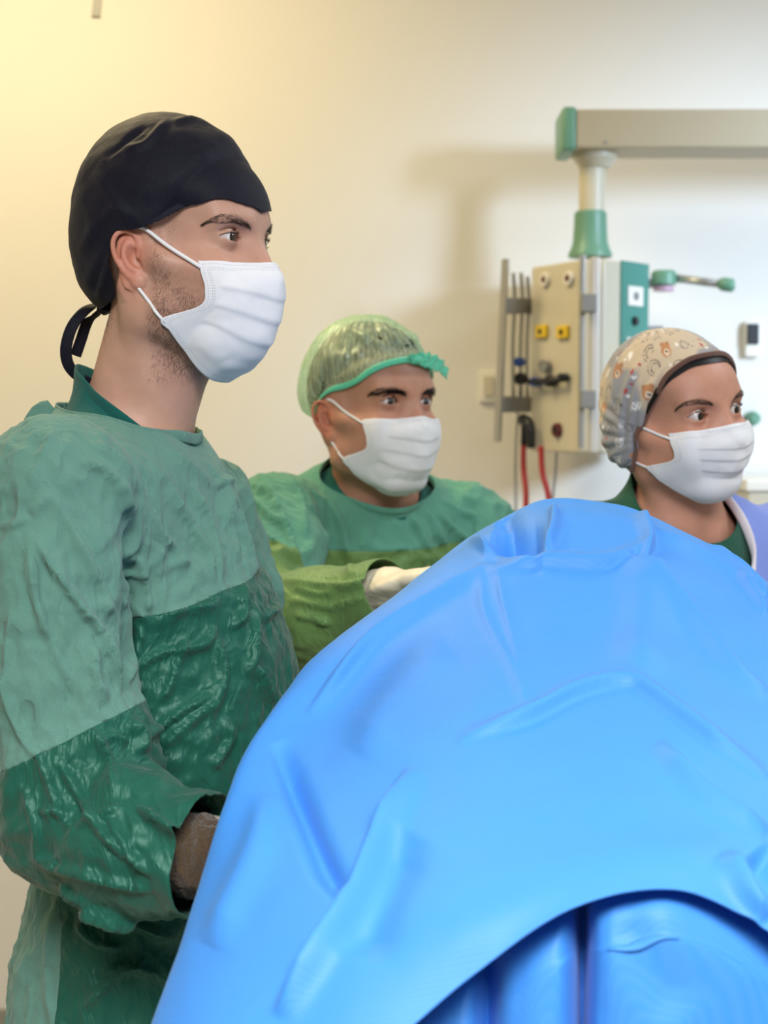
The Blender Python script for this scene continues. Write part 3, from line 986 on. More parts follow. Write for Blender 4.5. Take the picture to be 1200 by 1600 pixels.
def crease(V, N, lines, view=True):
    """presses folds into a cloth: lines = (points seen in the photo, width px, height m, kind)"""
    u, v = project(V)
    ok = np.ones(len(V))
    if view:
        d = V - np.array([0, 0, CAMZ]); d /= np.linalg.norm(d, axis=1, keepdims=True)
        ok = np.clip(-(d * N).sum(1) * 3 + .4, 0, 1)
    D = np.zeros(len(V))
    for pts, w, h, kind in lines:
        P = catmull(pts, 24) if len(pts) > 2 else np.array(pts, float)
        d, sd, run = seg_dist(u, v, P)
        tp = np.clip(np.minimum(run, 1 - run) * 5, 0, 1) ** .7
        if kind == 'r': k = np.exp(-(d / w) ** 2)
        elif kind == 's': k = np.where(sd > 0, np.exp(-(d / w) ** 2), np.exp(-(d / (w * .45)) ** 2))      # sharp fold, steep on one side
        elif kind == 'S': k = np.where(sd < 0, np.exp(-(d / w) ** 2), np.exp(-(d / (w * .45)) ** 2))
        else: k = np.exp(-(d / w) ** 2) * (1 - 2.2 * np.exp(-(d / (w * .45)) ** 2))
        D += h * k * tp * ok
    return V + N * D[:, None]

def edge_z(table, L):
    ph = np.degrees(np.arctan2(np.abs(L[:, 1]), L[:, 0]))
    a = np.array(table, float)
    return np.interp(ph, a[:, 0], a[:, 1])

def smooth_table(t):
    a = np.array(t, float); x = np.linspace(0, 180, 91); y = np.interp(x, a[:, 0], a[:, 1])
    for _ in range(3): y = np.convolve(np.pad(y, 2, 'edge'), [.1, .2, .4, .2, .1], 'valid')
    return np.stack([x, y], 1)

def shell(prims, table, h, lo=(-.16, -.13, -.12), hi=(.15, .13, .19)):
    f = Field(*[axis(lo[i], hi[i], h) for i in range(3)])
    for pr, k in prims: f.add(pr, k, .06)
    V, F = f.nets(); V = smooth_mesh(V, F, 2, .4)
    return clip(V, F, V[:, 2] - edge_z(table, V))[:2]

def rim(V, F):
    """ordered boundary loop (largest)"""
    E = np.concatenate([F[:, [0, 1]], F[:, [1, 2]], F[:, [2, 0]]])
    S = set(map(tuple, E.tolist())); nx = {a: b for a, b in S if (b, a) not in S}
    best = []
    while nx:
        a = next(iter(nx)); loop = []
        while a in nx: loop.append(a); a = nx.pop(a)
        if len(loop) > len(best): best = loop
    return best

# --- navy cap with ties
tab1 = smooth_table([(0, .042), (12, .046), (25, .051), (45, .049), (65, .033), (80, .025), (90, .025), (100, .026), (104, .018), (109, -.008), (114, -.026), (122, -.038), (145, -.045), (180, -.047)])
V, F = shell([(ell((-.007, 0, .051), (.1005, .086, .101)), 0), (ell((-.048, 0, .002), (.052, .066, .057)), .03)], tab1, .0024)
above = V[:, 2] - edge_z(tab1, V)
ph = np.degrees(np.arctan2(np.abs(V[:, 1]), V[:, 0]))
N = vnormals(V, F)
# hug the head along the rim, loose above
V = V - N * (.006 * np.exp(-(np.maximum(above, 0) / .012) ** 2))[:, None] * np.clip((75 - ph) / 40, 0, 1)[:, None]
V = V + N * (.0012 * fbm(V, 30, 3, 4))[:, None]
Wd = to(M1, V); N = vnormals(Wd, F)
folds = [([(222, 353), (268, 322), (330, 287), (382, 268), (410, 288)], 24, -.013, 'S'),
         ([(222, 353), (275, 313), (330, 278), (380, 260), (408, 276)], 14, .008, 'r'),
         ([(214, 352), (262, 300), (310, 250), (350, 215)], 16, .0025, 'r'),
         ([(196, 356), (176, 400), (160, 450), (158, 470)], 9, .0040, 's'), ([(182, 372), (160, 420), (148, 462)], 8, -.0035, 's'),
         ([(170, 385), (145, 430), (140, 455)], 8, .0030, 'r'), ([(205, 345), (180, 330), (150, 360), (125, 400)], 10, .0025, 's'),
         ([(200, 340), (170, 300), (150, 270)], 10, .0020, 'r'),
         ([(195, 232), (225, 226), (245, 205), (262, 188)], 7, .0035, 's'), ([(165, 250), (200, 222), (235, 196)], 6, -.0025, 'S'),
         ([(270, 190), (300, 186), (318, 190), (345, 196)], 5, .0030, 's'), ([(340, 205), (375, 240), (395, 262)], 9, .0018, 'r'),
         ([(118, 300), (140, 330), (150, 380)], 10, .0020, 'r')]
Wd = crease(Wd, N, folds)
for i in range(len(Wd)):
    if not (abs(V[i, 1]) > .066 and -.045 < V[i, 0] < .025 and V[i, 2] < .04):
        c, n = S1.near(Wd[i]); k = (Wd[i] - c) @ n
        if k < .0018: Wd[i] += n * (.0018 - k)
Wd = smooth_mesh(Wd, F, 2, .4)
MAT['navy'] = cloth_mat('navy_cotton', (15, 16, 32), (17, 17, 32), .62, 1500, .12, fleck=.02, spec=.18, sheen=.04, cscale=40)
cap1 = mesh('scrub_cap', Wd, F, MAT['navy'], ROOT1); solidify(cap1, .0012, 1.0)
knot = W1(163, 479, to(M1, [(-.085, 0, -.04)])[0][1])
def ribbon(name, pts, w, mat, parent, up=(1, 0, .2), dep=0.0):
    P = catmull([knot] + [W1(a, b, knot[1] + dd) for a, b, dd in pts], 40)
    V, F = tube(P, w, 10, .13, up=up); return mesh(name, V, F, mat, parent)
ribbon('tie', [(150, 477, .0), (130, 488, -.004), (112, 512, -.008), (103, 545, -.008), (108, 572, -.005), (128, 592, .0), (153, 604, .004)], .0062, MAT['navy'], cap1)
ribbon('tie', [(150, 492, .006), (136, 505, .008), (127, 530, .010), (118, 556, .010)], .0060, MAT['navy'], cap1, up=(1, .3, .5))
v, f = tube([knot - M1[:3, 2] * .006 + M1[:3, 0] * .004, knot, knot + M1[:3, 2] * .006 - M1[:3, 0] * .003], [.006, .009, .006], 10); mesh('knot', v, f, MAT['navy'], cap1)

# --- short hair and stubble of the tall surgeon
def scatter(V, F, weight, n, rng):
    T = tris(F); A = np.linalg.norm(np.cross(V[T[:, 1]] - V[T[:, 0]], V[T[:, 2]] - V[T[:, 0]]), axis=1) * weight[T].mean(1)
    i = rng.choice(len(T), n, p=A / A.sum()); a, b = rng.random((2, n)); m = a + b > 1; a[m], b[m] = 1 - a[m], 1 - b[m]
    t = T[i]; return V[t[:, 0]] * (1 - a - b)[:, None] + V[t[:, 1]] * a[:, None] + V[t[:, 2]] * b[:, None], t[:, 0]

def stubble(V, F, M, wfn, n, ln, r, down, mat, parent, name, seed, lift=.45, wild=.35):
    L = inv(M, V); w = wfn(L); sel = np.nonzero(w[tris(F)].max(1) > .01)[0]
    Fs = tris(F)[sel]; rng = np.random.default_rng(seed)
    R, vi = scatter(V, Fs, w, n, rng); N = vnormals(V, F)[vi]
    d = np.tile(M[:3, :3] @ np.array(down, float), (n, 1)) + rng.normal(0, wild, (n, 3))
    d -= N * (d * N).sum(1)[:, None]; d /= np.linalg.norm(d, axis=1, keepdims=True)
    d = d + N * lift
    v, f = hair_mesh(R - N * .0004, d, rng.uniform(ln * .5, ln * 1.2, n), r, bend=-N * .25)
    return mesh(name, v, f, mat, parent, smooth=False)
sg = lambda x: np.clip(x, 0, 1)
def w_beard(L):
    x, y, z = L[:, 0], np.abs(L[:, 1]), L[:, 2]
    up = -.012 - np.clip(x - .040, 0, .1) * .9                       # upper limit on the cheek
    side = sg((x - .024 + np.clip(-z - .02, 0, 1) * .25) / .008) * sg((up - z) / .014)
    low = sg((z + .125 + np.clip(x - .03, 0, .1) * .12) / .02)
    patch = .35 + .65 * sg(.5 + 1.2 * vnoise(L, 90, 3))
    burn = sg((x - .020) / .005) * sg((.042 - x) / .006) * sg((z + .03) / .01) * sg((.03 - z) / .02) * .5 * (y > .05)
    return np.maximum(side * low * patch, burn * patch) * (y > .008)
MAT['stubble'] = hair_mat('short_brown_stubble', (78, 62, 52))
stubble(BV1, BF1, M1, w_beard, 9500, .0050, .000075, (-.25, 0, -1), MAT['stubble'], ROOT1, 'beard', 2)
def w_side(L):
    x, y, z = L[:, 0], np.abs(L[:, 1]), L[:, 2]
    e = edge_z(tab1, L)
    side = sg((.044 - x) / .004) * sg((x - .016) / .004) * sg((z - .014) / .004) * (z < e + .006)
    nape = sg((-.030 - x) / .02) * sg((z + .092) / .035) * (z < e + .006)
    return np.maximum(side, nape * .9) * (y > -1)
stubble(BV1, BF1, M1, w_side, 4200, .0042, .00006, (-.55, 0, -.85), MAT['stubble'], ROOT1, 'hair', 4, .35, .25)

# --- green bouffant cap
tab2 = smooth_table([(0, .072), (20, .067), (40, .057), (60, .049), (80, .042), (96, .034), (106, .020), (114, .006), (130, -.004), (180, -.012)])
V, F = shell([(ell((-.012, 0, .056), (.106, .091, .101)), 0), (ell((-.040, 0, .03), (.060, .078, .060)), .03)], tab2, .0026)
above = np.maximum(V[:, 2] - edge_z(tab2, V), 0)
N = vnormals(V, F)
hug = .013 * np.exp(-(above / .016) ** 2)
az = np.arctan2(V[:, 1], V[:, 0])
fold = np.sin(az * 34 + 3.0 * vnoise(V, 25, 2)) * .0010 + .0022 * fbm(V * (1, 1, .35), 42, 3, 8)
V = V - N * hug[:, None] + N * (fold * sg(above / .02 + .3))[:, None]
Wd = to(M2, V); N = vnormals(Wd, F)
Wd = crease(Wd, N, [([(590, 495), (612, 525), (640, 556), (650, 565)], 7, .005, 's'), ([(540, 510), (580, 530), (625, 552), (650, 566)], 8, .004, 's'),
                    ([(505, 560), (560, 555), (620, 560)], 9, .003, 'r'), ([(645, 510), (652, 540), (655, 562)], 6, .004, 's'), ([(490, 560), (497, 600), (500, 630)], 6, .003, 'r')])
for i in range(len(Wd)):
    c, n = S2.near(Wd[i]); k = (Wd[i] - c) @ n
    if k < .005 and above[i] > .01: Wd[i] += n * (.005 - k)
    elif k < .002: Wd[i] += n * (.002 - k)
t = NT('sheer_green_nonwoven'); P = t.attr('loc', 'Vector')
sp = t.n('ShaderNodeSeparateXYZ'); t.l(P, sp.inputs[0])
azn = t.math('ARCTAN2', sp.outputs[1], sp.outputs[0])
st = t.noise(t.mapping(P, (1, 1, .3)), 120, 3, .6)
wv = t.math('SINE', t.math('ADD', t.math('MULTIPLY', azn, 70), t.math('MULTIPLY', st, 9)))
den = t.math('ADD', .45, t.math('ADD', t.math('MULTIPLY', wv, .10), t.math('MULTIPLY', t.math('SUBTRACT', st, .5), .75)), clamp=True)
a = t.n('ShaderNodeBsdfTransparent'); a.inputs[0].default_value = (.80, 1, .88, 1)
d = t.n('ShaderNodeBsdfDiffuse'); d.inputs[0].default_value = (*srgb(222, 240, 204), 1)
tr = t.n('ShaderNodeBsdfTranslucent'); tr.inputs[0].default_value = (*srgb(214, 236, 196), 1)
g = t.n('ShaderNodeBsdfGlossy'); g.inputs['Roughness'].default_value = .35; g.inputs[0].default_value = (.9, 1, .9, 1)
m1 = t.n('ShaderNodeMixShader'); m1.inputs[0].default_value = .3; t.l(d.outputs[0], m1.inputs[1]); t.l(tr.outputs[0], m1.inputs[2])
m3 = t.n('ShaderNodeMixShader'); m3.inputs[0].default_value = .12; t.l(m1.outputs[0], m3.inputs[1]); t.l(g.outputs[0], m3.inputs[2])
m2 = t.n('ShaderNodeMixShader'); t.l(den, m2.inputs[0]); t.l(a.outputs[0], m2.inputs[1]); t.l(m3.outputs[0], m2.inputs[2])
t.l(m2.outputs[0], t.out.inputs[0]); MAT['sheer'] = t.m
cap2 = mesh('bouffant_cap', Wd, F, MAT['sheer'], ROOT2)
q = cap2.data.attributes.new('loc', 'FLOAT_VECTOR', 'POINT'); q.data.foreach_set('vector', V.astype(f4).ravel())
MAT['teal_band'] = cloth_mat('teal_elastic', (92, 205, 165), (80, 195, 158), .6, 700, .3, fleck=.15, spec=.4)
loop = rim(Wd, F); R = Wd[loop]; Ll = inv(M2, R)
a = np.degrees(np.arctan2(Ll[:, 1], Ll[:, 0])); o_ = np.argsort(a); pts = R[o_]; aa = a[o_]
band = np.stack([np.interp(np.linspace(-176, 176, 160), aa, pts[:, i]) for i in range(3)], -1)
band = smooth_mesh(band, np.stack([np.arange(159), np.arange(1, 160)], -1), 40, .5, [0, 159])
for i in range(160):
    c, n = S2.near(band[i]); band[i] = c + n * max((band[i] - c) @ n, .0035)
wd = np.linspace(-176, 176, 160); rr = .0046 - .0022 * sg((np.abs(wd) - 70) / 30)
v, f = tube(band, rr, 10, .35, up=M2[:3, 2]); bo = mesh('elastic_band', v, f, MAT['teal_band'], cap2)
# gathered frill on the forehead
fc = band[np.argmin(np.abs(wd - 6))]
i0 = np.argmin(np.abs(wd + 4)); i1 = np.argmin(np.abs(wd - 42))
nu, nv = 14, 90
base = catmull(band[i0:i1], nv)
G = np.zeros((nu, nv, 3))
for j in range(nv):
    c, n = S2.near(base[j]); e = j / (nv - 1)
    for i in range(nu):
        r = i / (nu - 1)
        k = .5 + .5 * math.sin(j * .38 + 1.2 * math.sin(i * .4))
        wd_ = (.004 + .016 * sg(e * 3)) * (1 - .15 * e)
        G[i, j] = base[j] + n * (.004 + .0035 * k * (.4 + r) + .016 * e * e) + M2[:3, 2] * ((r - .5) * wd_ * 1.1 - .004 * e + .0012 * math.sin(j * .5)) + M2[:3, 1] * (.002 * math.sin(i * 1.3 + j * .3))
fr = mesh('frill', G.reshape(-1, 3), grid_faces(nu, nv), MAT['teal_band'], cap2); solidify(fr, .0006, 0)
v, f = tube(catmull([fc + M2[:3, 1] * -.012, fc + M2[:3, 0] * .004, fc + M2[:3, 1] * .012], 12), np.array([.004, .0055, .0065, .007, .0062, .007, .0072, .0065, .006, .0055, .005, .004]), 10, .7, up=M2[:3, 2]); mesh('knot', v, f, MAT['teal_band'], cap2)
# hair under the sheer cap
hair_tab = smooth_table([(0, .100), (25, .105), (45, .102), (62, .086), (76, .064), (88, .050), (104, .030), (125, -.03), (180, -.055)])
V, F = shell([(ell((-.005, 0, .046), (.1005, .0845, .100)), 0), (ell((.036, 0, .056), (.060, .068, .066)), .02)], hair_tab, .0026)
V = V + vnormals(V, F) * (.0016 * fbm(V * (1.0, .5, .5), 110, 3, 3))[:, None]
mesh('hair', to(M2, V), F, MAT['hair_black'], ROOT2)
def w_beard2(L):
    x, y, z = L[:, 0], np.abs(L[:, 1]), L[:, 2]
    return sg((x - .014) / .012) * sg((-.004 - np.clip(x - .035, 0, .1) * .8 - z) / .02) * sg((z + .125) / .02)
stubble(BV2, BF2, M2, w_beard2, 2500, .0022, .00009, (-.25, 0, -1), MAT['hair_black'], ROOT2, 'beard', 8, .5)

# --- printed cap of the nurse
tab3 = smooth_table([(0, .082), (20, .081), (40, .068), (55, .046), (70, .016), (82, -.014), (95, -.040), (115, -.048), (180, -.050)])
V, F = shell([(ell((-.006, 0, .043), (.0915, .079, .085)), 0), (ell((-.040, 0, -.004), (.048, .066, .054)), .03)] + [(ell((-.022, q * .070, -.002), (.026, .014, .034)), .02) for q in (-1, 1)], tab3, .0019)
above = V[:, 2] - edge_z(tab3, V); ph = np.degrees(np.arctan2(np.abs(V[:, 1]), V[:, 0]))
N = vnormals(V, F)
V = V - N * (.005 * np.exp(-(np.maximum(above, 0) / .012) ** 2) * sg((88 - ph) / 30))[:, None]
V = V + N * (.0012 * fbm(V, 28, 3, 12) + .0030 * np.sin(np.arctan2(V[:, 2] - .0, V[:, 0] - .04) * 26 + 2 * vnoise(V, 20, 1)) * sg((-V[:, 0] + .01) / .03) * sg((.06 - V[:, 2]) / .03) * .5)[:, None]
Wd = to(M3, V); N = vnormals(Wd, F)
Wd = crease(Wd, N, [([(1005, 560), (985, 600), (972, 650), (970, 700)], 7, .004, 's'), ([(1000, 590), (990, 640), (985, 700), (985, 725)], 6, .004, 's'),
                    ([(1025, 590), (1008, 630), (1000, 680), (996, 725)], 6, .0035, 's'), ([(985, 540), (965, 580), (955, 640)], 8, .003, 'r'), ([(1060, 560), (1030, 590), (1012, 630)], 6, .003, 's')])
for i in range(len(Wd)):
    if above[i] < .03:
        c, n = S3.near(Wd[i]); k = (Wd[i] - c) @ n
        if k < .002: Wd[i] += n * (.002 - k)
u, v_ = project(Wd)
C = np.tile(np.array(srgb(204, 187, 163)), (len(V), 1))
def paint(w, rgb):
    global C
    w = sg(w)[:, None]; C = C * (1 - w) + np.array(srgb(*rgb)) * w
# pale grey printed patches, white strokes, curls, bears' heads, red tabs: a print repeated all round the cap
az = np.degrees(np.arctan2(V[:, 1], V[:, 0] + .006)); hx = az * .0016; hz = V[:, 2]
paint((vnoise(np.stack([hx * 1.0, hz * .7, hx * 0], -1), 24, 21) + .10) * 4, (152, 152, 156))
def disc(cx, cz, r): return (r - np.hypot((hx - cx), (hz - cz))) / .0009 + .5
def ring(cx, cz, r, w=.0008, a0=None):
    k = (w - np.abs(np.hypot(hx - cx, hz - cz) - r)) / .0007 + .5
    return k
def bar(cx, cz, l, w, ang):
    c, s_ = math.cos(ang), math.sin(ang); x = (hx - cx) * c + (hz - cz) * s_; z = -(hx - cx) * s_ + (hz - cz) * c
    return np.minimum((l - np.abs(x)) / .0009, (w - np.abs(z)) / .0009) + .5
rng = np.random.default_rng(4)
for r_ in range(9):
    for c_ in range(17):
        cx = -.28 + c_ * .034 + (r_ % 2) * .017 + rng.uniform(-.004, .004); cz = -.050 + r_ * .0215 + rng.uniform(-.004, .004)
        k = (r_ * 3 + c_ * 2 + r_ * c_) % 5
        if k == 0:      # little bear's head
            for dx in (-.0055, .0055): paint(disc(cx + dx, cz + .0065, .0034), (176, 122, 82))
            paint(disc(cx, cz, .0085), (186, 132, 90)); paint(disc(cx + .001, cz - .003, .0044), (226, 206, 182)); paint(disc(cx + .001, cz - .0018, .0016), (52, 44, 44))
        elif k == 1:    # curl
            for rr_ in (.0095, .0060): paint(ring(cx + (.0095 - rr_) * .5, cz, rr_, .0006) * 1.0 - np.where((hz < cz) & (hx > cx), 9, 0), (96, 88, 86))
        elif k == 2:    # comb of strokes
            for i in range(4): paint(bar(cx + i * .0034 - .005, cz, .0058, .0008, 1.1), (246, 242, 236))
        elif k == 3:
            paint(bar(cx, cz, .0036, .0019, .9), (176, 44, 48)); paint(bar(cx + .003, cz - .006, .0030, .0016, .3), (240, 238, 234))
            paint(bar(cx + .010, cz + .008, .0022, .0013, -.5), (176, 44, 48))
        else:
            paint(ring(cx, cz, .0050, .0006), (110, 104, 104)); paint(bar(cx + .009, cz, .0060, .0007, -.8), (110, 104, 104)); paint(disc(cx - .011, cz + .002, .0024), (242, 240, 238))
t = NT('printed_cotton'); cc = t.attr('tint'); P = t.coord('Object')
n = t.noise(P, 1100, 2, .6); t.pbr(cc, .85, t.bump(n, .25, .0006), **{'Sheen Weight': .2}); MAT['print'] = t.m
cap3 = mesh('printed_cap', Wd, F, MAT['print'], ROOT3); vcol(cap3, C); solidify(cap3, .001, 1.0)
loop = rim(Wd, F); R = Wd[loop]; Ll = inv(M3, R)
a = np.degrees(np.arctan2(Ll[:, 1], Ll[:, 0])); k0 = int(np.argmax(np.abs(a))); R = np.roll(R, -k0, 0); a = np.roll(a, -k0)
R = R[np.abs(a) < 112]; q_ = np.concatenate([[0], np.cumsum(np.linalg.norm(np.diff(R, axis=0), axis=1))])
band = np.stack([np.interp(np.linspace(0, q_[-1], 120), q_, R[:, i]) for i in range(3)], -1)
band = smooth_mesh(band, np.stack([np.arange(119), np.arange(1, 120)], -1), 4, .5, [0, 119])
for i in range(120):
    c, n = S3.near(band[i]); band[i] = c + n * (max((band[i] - c) @ n, .003) + .0012) + M3[:3, 2] * .001
v, f = tube(band, .0034, 10, .45, up=M3[:3, 2]); bo = mesh('brown_edging', v, f, cloth_mat('brown_edging', (104, 72, 60), None, .8, 1200), cap3); bo.name = 'edging'
# dark hair showing under the rim
V, F = shell([(ell((-.004 * .93, 0, .042 * .93), (.0915, .0735, .0850)), 0), (ell((.045 * .93, 0, .046 * .93), (.0535, .0600, .0525)), .02)],
             [(a_, z_ - .0022 * sg((70 - a_) / 15) - .001) for a_, z_ in tab3], .0022)
V, F, _ = clip(V, F, edge_z(tab3, V) + .012 - V[:, 2])
mesh('hair', to(M3, V), F, MAT['hair_black'], ROOT3)
print('caps', round(time.time() - T0, 1))
# ------------------------------------------------------------------ gowns
MAT['gown'] = cloth_mat('green_cotton', (92, 134, 120), (82, 124, 110), .9, 1300, 1.5, fleck=.5, spec=.15, sheen=.12, cscale=15)
MAT['satin'] = satin_mat('green_satin', (28, 88, 72), (23, 79, 64))
MAT['gown2'] = cloth_mat('pale_green_cotton', (92, 152, 130), (84, 142, 122), .9, 1300, 1.2, fleck=.35, spec=.15, sheen=.12, cscale=14)
MAT['scrub'] = cloth_mat('teal_scrub', (10, 92, 84), (8, 84, 78), .85, 1500, .1, fleck=.05, spec=.2, sheen=.1)
MAT['scrub_green'] = cloth_mat('dark_green_scrub', (22, 82, 62), (20, 76, 58), .85, 1500, .1, fleck=.05, spec=.2, sheen=.1)
MAT['lavender'] = cloth_mat('lavender_nonwoven', (128, 148, 222), (122, 142, 216), .8, 900, .25, fleck=.1, spec=.2, sheen=.1)
MAT['white_rib'] = cloth_mat('white_rib', (226, 218, 222), None, .85, 1500, .1)
MAT['stained'] = cloth_mat('stained_gauze', (78, 50, 26), (58, 52, 28), .8, 900, 1.4, fleck=.2, spec=.3, cscale=60)

def collar_cut(T, V, z0, slope, rad=.115, cx=0.0):
    L = inv(T, V)
    return np.maximum(z0 - slope * L[:, 0] - L[:, 2], np.hypot(L[:, 0] - cx, L[:, 1]) - rad)

def ring_from(V, F, T, n=120):
    loops = []
    E = np.concatenate([F[:, [0, 1]], F[:, [1, 2]], F[:, [2, 0]]]); S = set(map(tuple, E.tolist())); nx = {a: b for a, b in S if (b, a) not in S}
    best, bz = None, -9
    while nx:
        a = next(iter(nx)); lp = []
        while a in nx: lp.append(a); a = nx.pop(a)
        z = V[lp, 2].mean()
        if len(lp) > 20 and z > bz: best, bz = lp, z
    R = V[best]; L = inv(T, R); a = np.arctan2(L[:, 1], L[:, 0]); o = np.argsort(a)
    w = np.linspace(-math.pi, math.pi, n + 1)
    P = np.stack([np.interp(w, a[o], R[o][:, i], period=2 * math.pi) for i in range(3)], -1)
    P = smooth_mesh(P, np.stack([np.arange(n), np.arange(1, n + 1)], -1), 4, .5, [0, n]); P[-1] = P[0]
    return P

def band_along(P, T, w, t, out=.001):
    C = P.mean(0); D = P - C; D -= T[:3, 2] * (D @ T[:3, 2])[:, None]; D /= np.linalg.norm(D, axis=1, keepdims=True)
    return tube(P + D * out - T[:3, 2] * w * .6, w, 10, t / w, up=T[:3, 2])

def wrinkle(V, N, amp, scale, stretch=(1, 1, 1), seed=0, sharp=2.5, warp=.035, rot=0.0):
    """soft cloth ridges: warped ridged noise, longer along the stretched axis"""
    c, s_ = math.cos(rot), math.sin(rot)
    P = np.stack([V[:, 0], V[:, 1] * c - V[:, 2] * s_, V[:, 1] * s_ + V[:, 2] * c], -1)
    wv = np.stack([vnoise(P, 9, seed + 50 + i) for i in range(3)], -1) * warp
    Q = (P + wv) * np.array(stretch)
    r = 0; a = 1.0
    for o in range(3):
        n = 1 - np.abs(vnoise(Q, scale * 1.9 ** o, seed + o)) * 1.6
        r = r + a * np.maximum(n, 0) ** sharp; a *= .55
    return V + N * (amp * (r - .7))[:, None]

# --- gown of the tall surgeon
def sleeve(f, pts, rad, k=.02):
    for i in range(len(pts) - 1):
        f.add(cap(pts[i], pts[i + 1], rad[i], rad[i + 1]), k, .06)

def flat_cap(a, b, ra, rb, fx):
    """capsule squeezed front to back by fx"""
    q = np.array((1 / fx, 1, 1)); c = cap(a * q, b * q, ra, rb)
    return Prim(lambda X, Y, Z: c.fn(X / fx, Y, Z) * fx, c.lo / q, c.hi / q)

def make_gown(T, p, arms, sleeves, lo, hi, h, skirt, collar, seed):
    f = Field(*[axis(lo[i], hi[i], h) for i in range(3)])
    torso_prims(f, T, p, .024, legs=False)
    f.add(xform(cap((collar[2], 0, -.06), (collar[2], 0, .06), collar[0], collar[1]), T), .03, .05)
    a, b = np.array(skirt[0]), np.array(skirt[1])
    f.add(xform(flat_cap(a, b, skirt[2], skirt[3], skirt[4]), T), .06, .06)
    sl = Field(*f.a)
    for pts, rad in sleeves: sleeve(sl, pts, rad)
    ds = f.D.copy()
    f.D = smin(f.D, sl.D, .009)
    V, F = f.nets(); V = smooth_mesh(V, F, 3, .45)
    return V, F, sl, ds

def pieces(v, f):
    """connected pieces of a triangle mesh, largest first"""
    lab = np.arange(len(v))
    while True:
        m = lab[f].min(1); n = lab.copy()
        for i in range(3): np.minimum.at(n, f[:, i], m)
        n = n[n]
        if (n == lab).all(): break
        lab = n
    k = lab[f[:, 0]]; ids, c = np.unique(k, return_counts=True)
    return [f[k == i] for i in ids[np.argsort(-c)]]

def cloth_part(nm, v, f, mat, parent):
    out = None
    for j, q in enumerate(pieces(v, f)):
        if j and len(q) < 60: continue
        us = np.unique(q); rm = np.zeros(len(v), int); rm[us] = np.arange(len(us))
        o = mesh(nm if j == 0 else 'cloth_fold', v[us], rm[q], mat, parent if out is None or parent.type == 'MESH' else out); solidify(o, .0012, 0)
        out = out or o
    return out

def samp(field_axes, D, V):
    ix = []
    for i in range(3):
        a = field_axes[i].astype(float); j = np.clip(np.searchsorted(a, V[:, i]) - 1, 0, len(a) - 2)
        ix.append((j, np.clip((V[:, i] - a[j]) / (a[j + 1] - a[j]), 0, 1)))
    r = 0
    for i in (0, 1):
        for j in (0, 1):
            for k in (0, 1):
                w = (ix[0][1] if i else 1 - ix[0][1]) * (ix[1][1] if j else 1 - ix[1][1]) * (ix[2][1] if k else 1 - ix[2][1])
                r = r + w * D[ix[0][0] + i, ix[1][0] + j, ix[2][0] + k]
    return r

def off_skin(V, S, sel, gap):
    V = V.copy()
    for i in np.nonzero(sel)[0]:
        c, n = S.near(V[i]); k = (V[i] - c) @ n
        if k < gap: V[i] += n * (gap - k)
    return V

def rim_band(name, V, F, T, w, t, mat, parent, out=.001, S=None):
    P = ring_from(V, F, T)
    if S is not None:
        P = off_skin(P, S, np.ones(len(P), bool), .006); P = smooth_mesh(P, np.stack([np.arange(len(P) - 1), np.arange(1, len(P))], -1), 3, .5, [0, len(P) - 1])
    v, f = band_along(P, T, w, t, out); return mesh(name, v, f, mat, parent)

SL1 = [([W1(84, 775, 1.365), W1(76, 900, 1.345), W1(82, 1050, 1.335), W1(118, 1180, 1.325), W1(126, 1272, 1.315), W1(210, 1318, 1.26), W1(312, 1336, 1.225), W1(340, 1341, 1.215)],
        [.074, .066, .064, .068, .066, .056, .043, .040]),
       ([W1(312, 800, 1.70), np.array([-.19, 1.73, 1.25]), np.array([-.19, 1.74, 1.09]), np.array([-.015, 1.69, 1.005])], [.068, .062, .060, .044])]
V, F, slf, tD = make_gown(T1, P1, [J1R, J1L], SL1, (-.66, 1.05, .28), (.30, 2.02, 1.60), .0032,
                          ((.012, 0, -.55), (.0, 0, -1.10), .165, .185, .76), (.070, .041, -.022), 1)
ca, cb = W1(306, 1337, 1.228), W1(322, 1339, 1.222) - W1(260, 1328, 1.242); cb /= np.linalg.norm(cb)
V, F, _ = clip(V, F, collar_cut(T1, V, .020, .22, .100, -.02))
V, F, _ = clip(V, F, V[:, 2] - .33)
V, F, _ = clip(V, F, np.where((V[:, 1] < 1.40) & (V[:, 0] > -.30), -(V - ca) @ cb + .012, 1.0))
LT = inv(T1, V)
dsl = samp(slf.a, slf.D, V); dto = samp(slf.a, tD, V)
N = vnormals(V, F)
is_sl = dto - dsl
near = V[:, 1] < 1.47
pl = np.cross(W1(0, 1212, 1.30) - W1(212, 1104, 1.30), W1(110, 1150, 1.42) - W1(110, 1150, 1.25)); pl /= np.linalg.norm(pl)
if pl[2] > 0: pl = -pl
cuff_s = np.minimum(is_sl + .002, np.where(near, (V - W1(110, 1155, 1.33)) @ pl, 1.20 - V[:, 2]))
pan_s = np.minimum(np.minimum(-is_sl - .002, 1.290 + .20 * np.clip(LT[:, 1], -.2, .1) + .002 * np.sin(LT[:, 1] * 60) - V[:, 2]), LT[:, 0] + .085 - .055 * sg((1.02 - V[:, 2]) / .06))
sat = np.maximum(cuff_s, pan_s)
ks = sg(sat / .02 + .5)                                   # 1 on the shiny cloth
calm = sg((.012 - .22 * LT[:, 0] - LT[:, 2]) / .05 + (np.hypot(LT[:, 0], LT[:, 1]) > .12))
Xc = wrinkle(V, N, .0060, 9, (1.3, 1.3, .40), 3, 1.2, .05)
Xc = wrinkle(Xc, N, .0036, 17, (1.2, 1.2, .45), 9, 1.5, .05, .4)
Xc = wrinkle(Xc, N, .0016, 44, (1.2, 1.2, .5), 10, 1.5, .02, -.3)
